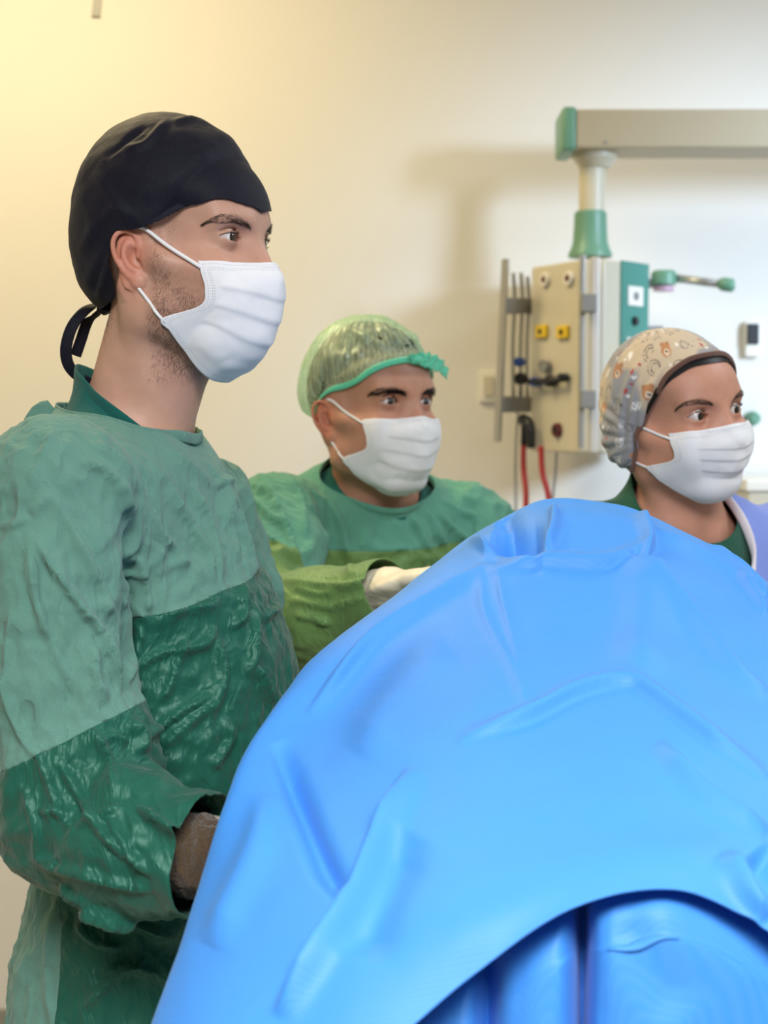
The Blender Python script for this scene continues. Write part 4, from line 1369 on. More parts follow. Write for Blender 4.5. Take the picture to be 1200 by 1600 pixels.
Xs = wrinkle(V, N, .0060, 11, (1.0, 1.0, .6), 21, 1.0, .06, .7)
Xs = wrinkle(Xs, N, .0032, 24, (1.2, 1.0, .6), 33, 1.0, .05, -.6)
Xs = wrinkle(Xs, N, .0014, 50, (1.2, 1.0, .6), 35, 1.0, .02, .3)
X = V + ((Xc - V) * (1 - ks)[:, None] + (Xs - V) * ks[:, None]) * calm[:, None]
FOLDS1 = [([(205, 800), (206, 880), (204, 980), (200, 1050), (196, 1090)], 9, -.011, 'r'), ([(86, 668), (62, 730), (54, 762)], 6, .005, 's'), ([(48, 804), (66, 785), (82, 770)], 5, .004, 'r'), ([(0, 824), (30, 815), (46, 806)], 5, .005, 's'),
  ([(52, 836), (78, 884), (132, 960), (168, 1016), (186, 1090)], 9, .009, 'S'), ([(48, 828), (56, 916), (76, 992), (104, 1060), (116, 1112)], 8, .009, 's'),
  ([(70, 985), (100, 1060), (114, 1110)], 6, -.007, 'r'), ([(144, 1010), (148, 1060), (165, 1098)], 6, .008, 'S'), ([(0, 1044), (24, 1112), (54, 1180)], 7, .008, 's'),
  ([(20, 960), (14, 1040), (22, 1080)], 6, .005, 's'), ([(90, 780), (120, 840), (150, 900), (185, 985)], 9, .006, 's'), ([(92, 860), (100, 910)], 5, .004, 'r'),
  ([(120, 722), (160, 738), (190, 770), (200, 830)], 9, .007, 'S'), ([(150, 690), (195, 730), (210, 770)], 7, .005, 's'),
  ([(232, 720), (256, 752), (288, 804), (322, 860), (336, 920)], 7, .006, 's'), ([(296, 756), (324, 820), (344, 900)], 6, .006, 'S'), ([(304, 712), (344, 752), (368, 804), (386, 860), (404, 896)], 8, .007, 's'),
  ([(220, 780), (248, 828), (280, 868), (288, 900)], 6, .005, 's'), ([(206, 860), (222, 900), (232, 960)], 6, .006, 'S'), ([(330, 760), (356, 752)], 4, .005, 'r'), ([(350, 770), (360, 830), (372, 880)], 6, .005, 's'),
  ([(260, 700), (300, 730), (330, 762)], 6, .004, 's'), ([(250, 890), (290, 878), (320, 905)], 5, .004, 'r'), ([(196, 930), (215, 955), (232, 972)], 6, .006, 's'),
  ([(224, 980), (210, 1040), (200, 1075)], 6, .007, 's'), ([(204, 1046), (256, 1018), (318, 1006), (332, 978)], 6, .007, 's'), ([(224, 1158), (280, 1114), (332, 1086)], 6, .007, 'S'), ([(240, 1176), (292, 1130), (335, 1096)], 5, .006, 's'),
  ([(376, 908), (376, 964), (360, 982)], 5, .009, 's'), ([(424, 892), (432, 940), (410, 972)], 5, .008, 's'), ([(392, 940), (392, 1020), (384, 1054)], 5, .009, 'S'), ([(400, 1040), (424, 1100)], 5, .008, 's'),
  ([(348, 1120), (360, 1150), (330, 1206)], 6, .007, 's'), ([(340, 1000), (350, 1060), (330, 1120)], 7, .006, 's'), ([(260, 960), (300, 950), (345, 940)], 6, .006, 's'), ([(290, 1000), (270, 1060), (250, 1100)], 7, .005, 's'),
  ([(92, 1186), (132, 1250), (168, 1306), (224, 1354)], 7, .009, 's'), ([(168, 1278), (200, 1326), (240, 1370)], 6, .008, 'S'), ([(216, 1262), (256, 1288), (304, 1314)], 6, .013, 's'),
  ([(60, 1170), (100, 1274), (112, 1290)], 6, .007, 's'), ([(120, 1290), (160, 1274), (188, 1258)], 5, .006, 's'), ([(52, 1338), (120, 1362), (240, 1390)], 7, .007, 's'), ([(138, 1130), (172, 1190), (180, 1240)], 6, .007, 's'),
  ([(58, 1266), (110, 1270)], 4, .005, 's'), ([(196, 1130), (214, 1148), (216, 1180)], 10, .010, 'r'), ([(40, 1230), (60, 1300), (56, 1340)], 6, .005, 's'), ([(150, 1160), (175, 1150), (200, 1160)], 6, .006, 's'),
  ([(96, 1378), (132, 1410), (200, 1434), (276, 1468)], 6, .012, 's'), ([(120, 1440), (150, 1470), (190, 1480)], 6, .007, 's'), ([(130, 1580), (180, 1530), (230, 1500)], 6, .007, 'S'), ([(150, 1520), (200, 1510), (250, 1520)], 6, .006, 's'), ([(80, 1440), (76, 1520), (82, 1600)], 6, .004, 's')]
X = crease(X, N, [(a_, max(b_, 6.5), c_ * 1.35, d_) for a_, b_, c_, d_ in FOLDS1]); X = smooth_mesh(X, F, 1, .35)
X = off_skin(X, S1, (LT[:, 2] > -.09) & (np.hypot(LT[:, 0] + .02, LT[:, 1]) < .12), .007)
gown1 = None
for nm, s_, mt in (('gown', -sat, 'gown'), ('front_panel', pan_s, 'satin'), ('sleeve_cuff', np.minimum(cuff_s, 1.52 - V[:, 1]), 'satin'), ('sleeve_cuff', np.minimum(cuff_s, V[:, 1] - 1.52), 'satin')):
    v, f, _ = clip(X, F, s_)
    o = cloth_part(nm, v, f, MAT[mt], ROOT1 if gown1 is None else gown1)
    if gown1 is None: gown1 = o
v, f, _ = clip(X, F, -sat)
rim_band('neckband', v, f, T1, .0060, .0012, MAT['gown'], gown1, S=S1)
# rolled tie at the nape
kp = W1(70, 646, 1.50)
v, f = tube(catmull([kp + (.012, 0, -.012), kp + (.0, 0, .004), kp + (-.012, 0, -.004), kp + (-.014, 0, -.022)], 16), np.linspace(.010, .008, 16), 10, .6); v = wrinkle(v, vnormals(v, np.array([q for q in f if len(q) == 4])), .003, 40, seed=5)
mesh('neck_tie', v, f, MAT['gown'], gown1)

def scrub(name, T, p, lo, hi, h, cuts, mat, parent, off=.008, collar=(.078, .060), low=-.20, extra=None, sleeves=(), skirt=None):
    f = Field(*[axis(lo[i], hi[i], h) for i in range(3)])
    torso_prims(f, T, p, off, legs=False)
    cx = collar[2] if len(collar) > 2 else 0.0
    f.add(xform(cap((cx, 0, -.06), (cx - .008, 0, .07), collar[0], collar[1]), T), .03, .05)
    for pts, rad in sleeves: sleeve(f, pts, rad)
    if skirt: f.add(xform(flat_cap(np.array((0, 0, -.45)), np.array((0, 0, -1.1)), skirt[0], skirt[1], .8), T), .06, .06)
    V, F = f.nets(); V = smooth_mesh(V, F, 3, .45)
    L = inv(T, V)
    V, F, _ = clip(V, F, np.maximum(cuts(L), np.hypot(L[:, 0], L[:, 1]) - .13))
    L = inv(T, V); V, F, _ = clip(V, F, L[:, 2] - low)
    if extra is not None: V, F, _ = clip(V, F, extra(inv(T, V)))
    N = vnormals(V, F); V = wrinkle(V, N, .0016, 14, (1, 1, .6), 8)
    o = mesh(name, V, F, mat, parent); solidify(o, .0014, 0)
    return o, V, F

# V necked shirt under the gown
c1 = lambda L: .024 - .78 * L[:, 0] - L[:, 2]
sh1, v, f = scrub('scrub_shirt', T1, P1, (-.55, 1.25, 1.15), (.10, 1.85, 1.60), .005, c1, MAT['scrub'], ROOT1, .008, (.064, .047, -.016))
rim_band('collar', v, f, T1, .0070, .0014, MAT['scrub'], sh1, .0004, S=S1)

# stained knitted cuff and glove of the near hand, other glove behind the drape
def knit(name, a, b, r0, r1, parent, seed=1):
    P = catmull([a, (a + b) / 2, b], 26); V, f = tube(P, np.linspace(r0, r1, 26), 40, .9, caps=False)
    f = np.array(f); N = vnormals(V, f); V = wrinkle(V, N, .0035, 45, (1, 1, 1), seed, 2.0)
    o = mesh(name, V, f, MAT['stained'], parent); solidify(o, .0016, 0); return o
cu = knit('knit_cuff', ca - cb * .01, ca + cb * .046, .035, .029, ROOT1)
HX = np.array([.42, .88, -.20]); HX /= np.linalg.norm(HX); HZ = np.array([-.2, .1, 1.0]); HZ -= HX * (HX @ HZ); HZ /= np.linalg.norm(HZ)
glove('glove', J1R, .55, 1, MAT['glove'], ROOT1, M=frame(J1R[2] + HX * .035, HX, np.cross(HZ, HX), HZ))
glove('glove', J1L, .55, -1, MAT['glove'], ROOT1)

# --- gown of the surgeon in the middle
MAT['satin2'] = satin_mat('warm_lit_green_satin', (116, 142, 78), (92, 130, 76), .48, .9, 20)  # green satin with the warm light on it put into the yellowed base colour
SL2 = [([W1(438, 812, 2.16), W1(418, 890, 2.06), W1(400, 990, 1.95), W1(500, 962, 1.87), W1(592, 930, 1.80), W1(622, 921, 1.776)], [.070, .070, .074, .060, .040, .036]),
       ([W1(730, 828, 2.35), W1(775, 900, 2.32), W1(820, 990, 2.28), W1(710, 985, 2.02)], [.070, .066, .064, .045])]
V, F, slf, tD = make_gown(T2, P2, [J2R, J2L], SL2, (-.60, 1.62, .40), (.55, 2.66, 1.52), .0050, ((-.01, 0, -.50), (-.02, 0, -.95), .165, .19, .8), (.080, .050, -.012), 2)
wc = W1(606, 922, 1.787); wd2 = W1(592, 926, 1.80) - W1(500, 958, 1.87); wd2 /= np.linalg.norm(wd2)
V, F, _ = clip(V, F, collar_cut(T2, V, .024, .36))
V, F, _ = clip(V, F, V[:, 2] - .45)
V, F, _ = clip(V, F, np.where((V[:, 1] < 1.92) & (V[:, 0] > -.1), -(V - wc) @ wd2, 1.0))
LT = inv(T2, V); dsl = samp(slf.a, slf.D, V); dto = samp(slf.a, tD, V); is_sl = dto - dsl
N = vnormals(V, F)
el2 = W1(400, 985, 1.95)
cuff_s = np.minimum(is_sl + .002, np.where(V[:, 1] < 2.13, np.minimum((V - el2) @ wd2 + .005, 1.995 - V[:, 1]), 1.18 - V[:, 2]))
pan_s = np.minimum(np.minimum(-is_sl - .002, -.060 - LT[:, 2]), LT[:, 0] + .06)
sat = np.maximum(cuff_s, pan_s); ks = sg(sat / .02 + .5)
calm = sg((.018 - .36 * LT[:, 0] - LT[:, 2]) / .05 + (np.hypot(LT[:, 0], LT[:, 1]) > .13))
Xc = wrinkle(V, N, .0100, 9, (1.2, 1.2, .5), 13, 1.2, .05, .5); Xc = wrinkle(Xc, N, .0048, 20, (1, 1, .5), 17, 1.4, .04, .5)
Xs = wrinkle(V, N, .0085, 13, (.6, 1.0, 1.0), 41, 1.1, .05); Xs = wrinkle(Xs, N, .0040, 26, (.7, 1, 1), 43, 1.1, .04)
X = V + ((Xc - V) * (1 - ks)[:, None] + (Xs - V) * ks[:, None]) * calm[:, None]
X = crease(X, N, [([(405, 735), (430, 780), (455, 850), (470, 890)], 7, .010, 's'), ([(380, 760), (410, 800), (450, 830)], 6, .010, 'S'), ([(395, 820), (430, 850), (468, 880)], 6, .010, 's'),
   ([(450, 740), (470, 780), (478, 840)], 6, .008, 's'), ([(500, 770), (530, 810), (545, 860), (550, 900)], 7, .010, 's'), ([(640, 800), (660, 840), (680, 880)], 6, .009, 's'),
   ([(690, 780), (720, 800), (750, 805)], 5, .007, 's'), ([(680, 800), (710, 830), (730, 845)], 5, .007, 'S'), ([(660, 790), (690, 840), (695, 870)], 6, .007, 's'), ([(570, 840), (600, 860), (640, 855)], 6, .004, 'r'),
   ([(440, 905), (500, 915), (560, 912), (592, 896)], 6, .010, 's'), ([(450, 935), (520, 945), (580, 925)], 6, .008, 's'), ([(460, 960), (520, 975)], 6, .008, 'S'), ([(460, 920), (500, 930), (530, 925)], 5, .008, 'S')])
X = off_skin(X, S2, (LT[:, 2] > -.09) & (np.hypot(LT[:, 0], LT[:, 1]) < .12), .007)
gown2 = None
for nm, s_, mt in (('gown', -sat, 'gown2'), ('front_panel', pan_s, 'satin2'), ('sleeve_cuff', np.minimum(cuff_s, .13 - V[:, 0]), 'satin2'), ('sleeve_cuff', np.minimum(cuff_s, V[:, 0] - .13), 'satin2')):
    v, f, _ = clip(X, F, s_)
    o = cloth_part(nm, v, f, MAT[mt], ROOT2 if gown2 is None else gown2)
    if gown2 is None: gown2 = o
v, f, _ = clip(X, F, -sat)
rim_band('neckband', v, f, T2, .0050, .0012, MAT['gown2'], gown2, S=S2)
c2 = lambda L: .042 - .75 * L[:, 0] - L[:, 2]
sh2, v, f = scrub('scrub_shirt', T2, P2, (-.35, 1.95, 1.10), (.35, 2.60, 1.52), .006, c2, MAT['scrub'], ROOT2, .010, (.078, .056))
glove('glove', J2R, .35, 1, MAT['glove'], ROOT2)
glove('glove', J2L, .5, -1, MAT['glove'], ROOT2)

# --- clothes of the nurse
c3 = lambda L: .028 - .85 * L[:, 0] - L[:, 2]
SL3 = [([J3R[0], J3R[0] + (J3R[1] - J3R[0]) * .75], [.066, .070]), ([J3L[0], J3L[0] + (J3L[1] - J3L[0]) * .75], [.066, .070])]
sh3, v, f = scrub('scrub_top', T3, P3, (-.05, 1.55, .55), (.78, 2.25, 1.45), .007, c3, MAT['scrub_green'], ROOT3, .010, (.074, .054), low=-.70, sleeves=SL3, skirt=(.150, .165))
c3b = lambda L: .5 - L[:, 2]
SL3b = [([J3L[0], J3L[1], J3L[1] + (J3L[2] - J3L[1]) * .95], [.078, .070, .046])]
gw3, v, f = scrub('isolation_gown', T3, P3, (-.05, 1.50, .40), (.80, 2.30, 1.45), .007, c3b, MAT['lavender'], ROOT3, .022, (.03, .02), low=-.88, skirt=(.162, .19), sleeves=SL3b,
                  extra=lambda L: L[:, 1] - np.interp(-L[:, 2], [-.02, .03, .06, .10, .16, .4], [.056, .072, .073, .045, .0, -.05]))
lp = rim(v, f)
P = v[lp]; L = inv(T3, P); m = (L[:, 2] > -.15) & (L[:, 0] > -.03)
k0 = int(np.argmin(m)); P = np.roll(P, -k0, 0); m = np.roll(m, -k0)
P = P[m]; P = P[::3]; P = smooth_mesh(P, np.stack([np.arange(len(P) - 1), np.arange(1, len(P))], -1), 6, .5, [0, len(P) - 1])
v, f = tube(P, .0062, 10, .5, up=T3[:3, 2]); mesh('white_collar', v, f, MAT['white_rib'], gw3)
glove('glove', J3R, .5, 1, MAT['glove'], ROOT3)
glove('glove', J3L, .5, -1, MAT['glove'], ROOT3)
# trousers and clogs, all but hidden behind the drape
def trousers(T, p, parent, mat, low=.09, top=.75):
    f = Field(*[axis(T[i, 3] - .34, T[i, 3] + .34, .012) for i in (0, 1)], axis(.0, top + .1, .014))
    torso_prims(f, T, p, .016)
    V, F = f.nets(); V, F, _ = clip(V, F, V[:, 2] - low); V, F, _ = clip(V, F, top - V[:, 2])
    V = wrinkle(V, vnormals(V, F), .006, 10, (1, 1, .5), 4); mesh('trousers', V, F, mat, parent)
    for q in (-1, 1):
        f = Field(*[axis(T[i, 3] - .34, T[i, 3] + .34, .010) for i in (0, 1)], axis(-.02, .16, .009))
        z = -T[2, 3]
        f.add(xform(cap((-.03, q * .095, z + .055), (.13, q * .11, z + .05), .052, .046), T), 0)
        V, F = f.nets(); V[:, 2] = np.maximum(V[:, 2], .001); mesh('clog', smooth_mesh(V, F, 2), F, MAT['clog'], parent)
MAT['clog'] = simple('white_clog', (225, 225, 222), .5)
for T_, P_, R_, m_ in ((T1, P1, ROOT1, 'scrub'), (T2, P2, ROOT2, 'scrub'), (T3, P3, ROOT3, 'scrub_green')):
    U_ = T_.copy()
    if T_ is T2:
        U_ = face_frame(T2[:3, 3], 33); U_[:3, 3] = (0, 0, 0); U_ = face_frame(T2[:3, 3] , 33, -14)
    trousers(U_, P_, R_, MAT[m_], top=.62 if T_ is not T3 else .74)
print('gowns', round(time.time() - T0, 1))
# ------------------------------------------------------------------ drapes
def drape_mat(name, rgb, rgb2):
    t = NT(name); P = t.coord('Object')
    n = t.noise(P, 700, 2, .6); big = t.noise(P, 5, 3, .5)
    w1 = t.n('ShaderNodeTexWave'); t.set(w1, 'Vector', P); w1.inputs['Scale'].default_value = 160; w1.wave_type = 'BANDS'; w1.bands_direction = 'X'
    w2 = t.n('ShaderNodeTexWave'); t.set(w2, 'Vector', P); w2.inputs['Scale'].default_value = 160; w2.wave_type = 'BANDS'; w2.bands_direction = 'Y'
    em = t.math('MULTIPLY', w1.outputs['Fac'], w2.outputs['Fac'])
    soft = t.noise(t.mapping(P, (1, 1, 1)), 16, 3, .5, .4)
    col = t.mix(big, srgb(*rgb), srgb(*rgb2)); col = t.mix(t.math('MULTIPLY', em, .10), col, srgb(150, 200, 255))
    h = t.math('ADD', t.math('MULTIPLY', em, .12), t.math('ADD', t.math('MULTIPLY', n, .15), t.math('MULTIPLY', soft, 2.2)))
    t.pbr(col, .55, t.bump(h, .35, .0015), **{'Specular IOR Level': .4, 'Sheen Weight': .2, 'Sheen Roughness': .35, 'Sheen Tint': srgb(200, 225, 255)}); return t.m
MAT['drape'] = drape_mat('blue_nonwoven', (66, 146, 229), (60, 139, 224))
rows = [
 [(520, 1150, 1.40), (590, 1120, 1.52), (700, 1060, 1.64), (830, 1020, 1.66), (940, 1010, 1.67), (1040, 1030, 1.66), (1130, 1070, 1.64), (1240, 1130, 1.58), (1400, 1240, 1.52)],
 [(496, 1040, 1.385), (606, 940, 1.49), (720, 860, 1.585), (830, 802, 1.60), (930, 800, 1.61), (1020, 820, 1.60), (1120, 868, 1.58), (1230, 945, 1.53), (1370, 1060, 1.47)],
 [(486, 1026, 1.36), (630, 908, 1.46), (755, 825, 1.54), (850, 783, 1.555), (930, 785, 1.56), (1012, 802, 1.555), (1105, 845, 1.54), (1210, 912, 1.49), (1350, 1030, 1.43)],
 [(452, 1072, 1.305), (600, 965, 1.38), (740, 880, 1.44), (845, 843, 1.45), (940, 843, 1.46), (1030, 862, 1.455), (1125, 908, 1.43), (1225, 975, 1.38), (1370, 1090, 1.33)],
 [(402, 1142, 1.235), (550, 1075, 1.29), (700, 1005, 1.30), (830, 975, 1.31), (950, 972, 1.32), (1055, 990, 1.31), (1150, 1040, 1.285), (1260, 1115, 1.23), (1410, 1230, 1.18)],
 [(358, 1240, 1.165), (495, 1205, 1.16), (655, 1150, 1.155), (805, 1118, 1.165), (945, 1110, 1.17), (1070, 1130, 1.165), (1180, 1185, 1.135), (1300, 1262, 1.09), (1460, 1370, 1.04)],
 [(318, 1362, 1.12), (440, 1355, 1.065), (610, 1300, 1.05), (780, 1262, 1.05), (935, 1245, 1.055), (1075, 1255, 1.055), (1200, 1315, 1.03), (1330, 1400, .99), (1500, 1510, .94)],
 [(280, 1480, 1.07), (385, 1510, 1.00), (560, 1460, .975), (750, 1400, .975), (915, 1330, .995), (1070, 1318, 1.0), (1205, 1385, .985), (1350, 1480, .95), (1530, 1600, .90)],
 [(240, 1602, 1.03), (320, 1700, .94), (505, 1690, .915), (735, 1512, .945), (903, 1402, .965), (1062, 1375, .975), (1215, 1448, .965), (1370, 1560, .93), (1560, 1700, .88)],
]
net = [[W1(*c) for c in r] for r in rows]
for r in net:                                   # the side that drops away at the left, towards the surgeon
    b = r[-1].copy(); r.append(b + (.035, .02, -.10)); r.append(b + (.055, .06, -.36))
    a = r[0].copy(); r.insert(0, a + (.004, .010, -.035)); r.insert(0, a + (.040, .02, -.11))
nu, nv = 330, 330
G = grid_surface(net, nu, nv); V = G.reshape(-1, 3); F = grid_faces(nu, nv, flip=False)
N = vnormals(V, F)
if N[:, 2].mean() < 0: F = F[:, ::-1].copy(); N = -N
V = V - (0, 0, .006) + N * (.0040 * fbm(V * (1, 1, .8), 6, 2, 31) + .0012 * fbm(V, 17, 2, 33))[:, None]
FOLD = [([(480, 1120), (573, 1003), (680, 933), (773, 877)], 13, .006, 's'), ([(430, 1160), (460, 1253), (500, 1353), (543, 1407)], 22, -.010, 'S'),
 ([(647, 1200), (600, 1287), (543, 1413), (433, 1587)], 20, .010, 'S'), ([(753, 893), (760, 960), (800, 1040), (827, 1110)], 10, .002, 's'), ([(775, 890), (790, 960), (826, 1100)], 9, .0018, 'S'),
 ([(713, 1160), (827, 1120), (907, 1080), (980, 1068), (1027, 1093), (1133, 1173), (1200, 1220)], 14, .0065, 'S'),
 ([(967, 873), (1033, 905), (1100, 987), (1147, 1047), (1200, 1080)], 16, .007, 's'), ([(1000, 800), (1015, 845), (1005, 880)], 12, .008, 's'), ([(1015, 850), (950, 880), (840, 880), (760, 895)], 14, .006, 's'),
 ([(770, 835), (810, 848), (850, 850)], 27, -.022, 'r'), ([(735, 842), (790, 868), (850, 876)], 9, .008, 's'), ([(865, 790), (862, 830), (850, 862)], 10, .008, 'S'),
 ([(1133, 1333), (1167, 1387), (1200, 1436)], 18, .008, 's'), ([(1180, 1330), (1225, 1390)], 26, -.008, 'r'), ([(1027, 1160), (1107, 1247), (1200, 1300)], 18, .007, 's'),
 ([(1020, 826), (1120, 880), (1200, 935)], 9, .005, 's'), ([(1100, 853), (1150, 885), (1200, 935)], 6, .006, 'S'), ([(1150, 900), (1200, 960)], 6, .005, 's'),
 ([(1000, 870), (1010, 940), (990, 1060)], 40, .006, 'r'), ([(560, 1500), (590, 1400), (640, 1300)], 40, -.006, 'r'), ([(420, 1240), (400, 1330), (330, 1480)], 24, .005, 'r'), ([(700, 1010), (640, 1060), (560, 1180)], 30, .004, 'r')]
V = crease(V, N, [(a_, b_, c_ * 1.7, d_) for a_, b_, c_, d_ in FOLD])
dr = mesh('surgical_drape', V, F, MAT['drape'])
tag(dr, 'large blue surgical drape tented in the foreground, hem lifted at the lower right', 'drape')
solidify(dr, .0014, -1.0)
# second sheet hanging below the hem
us = [520, 580, 640, 700, 735, 762, 785, 815, 850, 880, 898, 910, 922, 945, 985, 1040, 1100, 1160, 1230, 1320, 1420]
dd = [1.00, .99, .985, .98, .985, 1.015, .980, .966, .960, .964, .985, 1.030, .975, .956, .950, .950, .955, .958, .962, .96, .945]
hem = np.array([(r_[0], r_[1]) for r_ in ((505, 1690), (640, 1600), (735, 1512), (903, 1402), (1062, 1375), (1215, 1448), (1370, 1560), (1560, 1700))], float)
net2 = []
for k, (dv, dz) in enumerate(((-58, .12), (-22, .075), (22, .038), (75, .024), (150, .018))):
    net2.append([W1(u, np.interp(u, hem[:, 0], hem[:, 1]) + dv, d * (1 - .35 * (dz / .12)) + .35 * (dz / .12) * .98 + dz) for u, d in zip(us, dd)])
base = net2[-1]
for z, s_ in ((.86, .99), (.60, .98), (.32, .97), (.03, .96)):
    net2.append([np.array((b[0] * (1.0 + (.96 - s_) * .3), b[1] * s_ + .010 * math.sin(i * 1.7 + z * 5), min(z, b[2] - .02))) for i, b in enumerate(base)])
nu, nv = 150, 330
G = grid_surface(net2, nu, nv); V = G.reshape(-1, 3); F = grid_faces(nu, nv)
N = vnormals(V, F)
if N[:, 1].mean() > 0: F = F[:, ::-1].copy(); N = -N
V = V + N * (.003 * fbm(V * (1, 1, .5), 9, 2, 37))[:, None]
V = crease(V, N, [([(960, 1420), (1010, 1500), (1070, 1590)], 40, -.006, 'r')])
V[:, 2] = np.maximum(V[:, 2], .012)
d2 = mesh('under_drape', V, F, MAT['drape'])
tag(d2, 'blue drape hanging in upright folds below the hem of the large tented drape', 'drape')
solidify(d2, .0014, -1.0)
print('drapes', round(time.time() - T0, 1))
# ------------------------------------------------------------------ room
def plaster(name, rgb, rgb2):
    t = NT(name); P = t.coord('Object')
    n = t.noise(P, 2.2, 4, .55); f = t.noise(P, 160, 3, .6)
    t.pbr(t.mix(n, srgb(*rgb), srgb(*rgb2)), .72, t.bump(f, .12, .001), **{'Specular IOR Level': .3}); return t.m
MAT['wall'] = plaster('cream_wall_paint', (232, 229, 222), (228, 224, 216))
MAT['ceil'] = plaster('ceiling_white', (235, 233, 226), (230, 228, 222))
t = NT('vinyl_floor'); P = t.coord('Object'); v = t.noise(P, 30, 4, .6)
t.pbr(t.mix(v, srgb(176, 170, 158), srgb(190, 184, 172)), .35); MAT['floor'] = t.m
WX0, WX1, WY0, WY1, WZ = -2.4, 2.6, -2.2, 3.40, 2.85
def slab(name, lo, hi, m):
    lo, hi = np.array(lo, float), np.array(hi, float)
    b = MB().box((lo + hi) / 2, hi - lo); return tag(b.build(name, m), kind='structure')
slab('floor', (WX0 - .1, WY0 - .1, -.1), (WX1 + .1, WY1 + .1, 0), MAT['floor'])
slab('ceiling', (WX0 - .1, WY0 - .1, WZ), (WX1 + .1, WY1 + .1, WZ + .1), MAT['ceil'])
slab('wall_back', (WX0 - .1, WY1, 0), (WX1 + .1, WY1 + .1, WZ), MAT['wall'])
slab('wall_front', (WX0 - .1, WY0 - .1, 0), (WX1 + .1, WY0, WZ), MAT['wall'])
slab('wall_left', (WX0 - .1, WY0, 0), (WX0, WY1, WZ), MAT['wall'])
slab('wall_right', (WX1, WY0, 0), (WX1 + .1, WY1, WZ), MAT['wall'])
MAT['skirting'] = simple('grey_skirting', (150, 146, 138), .5)
slab('baseboard_back', (WX0, WY1 - .012, 0), (WX1, WY1, .05), MAT['skirting'])

MAT['cream'] = simple('cream_enamel', (206, 199, 178), .4); MAT['cream_arm'] = simple('beige_enamel', (178, 166, 140), .42)
MAT['green'] = simple('green_plastic', (104, 152, 128), .4); MAT['teal'] = simple('teal_panel', (74, 140, 128), .45)
MAT['steel'] = simple('brushed_steel', (180, 180, 178), .35, **{'Metallic': .8}); MAT['alu'] = simple('white_aluminium', (214, 210, 204), .4, **{'Metallic': .3})
MAT['black'] = simple('black_plastic', (26, 26, 30), .4); MAT['blue'] = simple('blue_plastic', (46, 84, 160), .4); MAT['red'] = simple('red_rubber', (176, 52, 48), .5)
MAT['yellow'] = simple('yellow_outlet', (232, 196, 40), .4); MAT['white'] = simple('white_plastic', (236, 232, 222), .45); MAT['darkred'] = simple('dark_red_plastic', (96, 30, 38), .4)
MAT['grey'] = simple('grey_plastic', (140, 140, 138), .5); MAT['pink'] = simple('mauve_plastic', (196, 160, 180), .5)

# --- ceiling supply pendant
D = 3.02
X = lambda u, d=D: float(W1(u, 650, d)[0])
Zv = lambda v, d=D: float(W1(600, v, d)[2])
pc = np.array((X(922), D + .12, Zv(690)))
pend = empty('ceiling_pendant', tuple(pc), 'cream and green medical gas pendant hanging from a horizontal beige arm before the back wall', 'medical pendant')
def part(name, mb, m, parent=pend, **k): return mb.build(name, m, parent, **k)
# footprint of the supply column (plan), front corners as seen
fp = [(X(829, 3.14), 3.14), (X(903, 2.99), 2.99), (X(944, 2.98), 2.98), (X(1010, 3.10), 3.10), (X(1000, 3.32), 3.32), (X(852, 3.34), 3.34)]
z0, z1 = Zv(708), Zv(408)
def prism(fp, z0, z1, bev=.004):
    import bmesh
    bm = bmesh.new()
    lo = [bm.verts.new((x, y, z0)) for x, y in fp]; hi = [bm.verts.new((x, y, z1)) for x, y in fp]; n = len(fp)
    bm.faces.new(lo[::-1]); bm.faces.new(hi)
    for i in range(n): bm.faces.new((lo[i], lo[(i + 1) % n], hi[(i + 1) % n], hi[i]))
    bmesh.ops.bevel(bm, geom=list(bm.edges), offset=bev, segments=3, profile=.5, affect='EDGES'); bmesh.ops.recalc_face_normals(bm, faces=list(bm.faces))
    bm.verts.index_update(); V = np.array([v.co for v in bm.verts]); F = [tuple(v.index for v in f.verts) for f in bm.faces]; bm.free(); return V, F
V, F = prism(fp, z0, z1, .006)
mesh('column', V, F, MAT['cream'], pend, smooth=False); col_o = pend
def on_face(i, u, v, out=0.0):
    """point of column face i seen at pixel (u, v), pushed out"""
    a, b = np.array(fp[i]), np.array(fp[i + 1]); d = b - a
    k = (u - 600) / FPX                                  # x = k*y along the ray (nearly level)
    s = (k * a[1] - a[0]) / (d[0] - k * d[1]); p = a + d * s
    n = np.array((d[1], -d[0])); n /= np.linalg.norm(n)
    q = W1(u, v, p[1]); return np.array((p[0] + n[0] * out, p[1] + n[1] * out, q[2])), np.array((n[0], n[1], 0)), np.array((d[0], d[1], 0)) / np.linalg.norm(d)
def plate(name, i, u0, v0, u1, v1, th, m, parent=col_o, bev=.0):
    a, n, e = on_face(i, u0, (v0 + v1) / 2); b, _, _ = on_face(i, u1, (v0 + v1) / 2)
    w = np.linalg.norm((b - a)[:2]); h = (v1 - v0) / FPX * (a[1] + b[1]) / 2
    M = np.stack([e, n, (0, 0, 1)], 1)
    return MB().box((a + b) / 2 + n * th / 2, (w, th, h), M, bev=bev).build(name, m, parent)
plate('green_panel', 2, 966, 412, 1008, 690, .004, MAT['teal'])
for v0, v1, u0, u1 in ((448, 478, 975, 998), (528, 556, 974, 996)):
    pl_ = plate('socket_plate', 2, u0, v0, u1, v1, .007, MAT['white'], bev=.001)
    a, n, e = on_face(2, (u0 + u1) / 2, (v0 + v1) / 2, .007)
    mb = MB(); mb.lathe(a, [(.009, 0), (.0085, .002), (.006, .0022), (.0055, .0005)], n, 20); mb.build('socket', MAT['grey'], pl_)
a, n, e = on_face(2, 986, 502, .004); MB().lathe(a, [(.010, 0), (.009, .006), (.004, .007)], n, 20).build('terminal', MAT['black'], col_o)
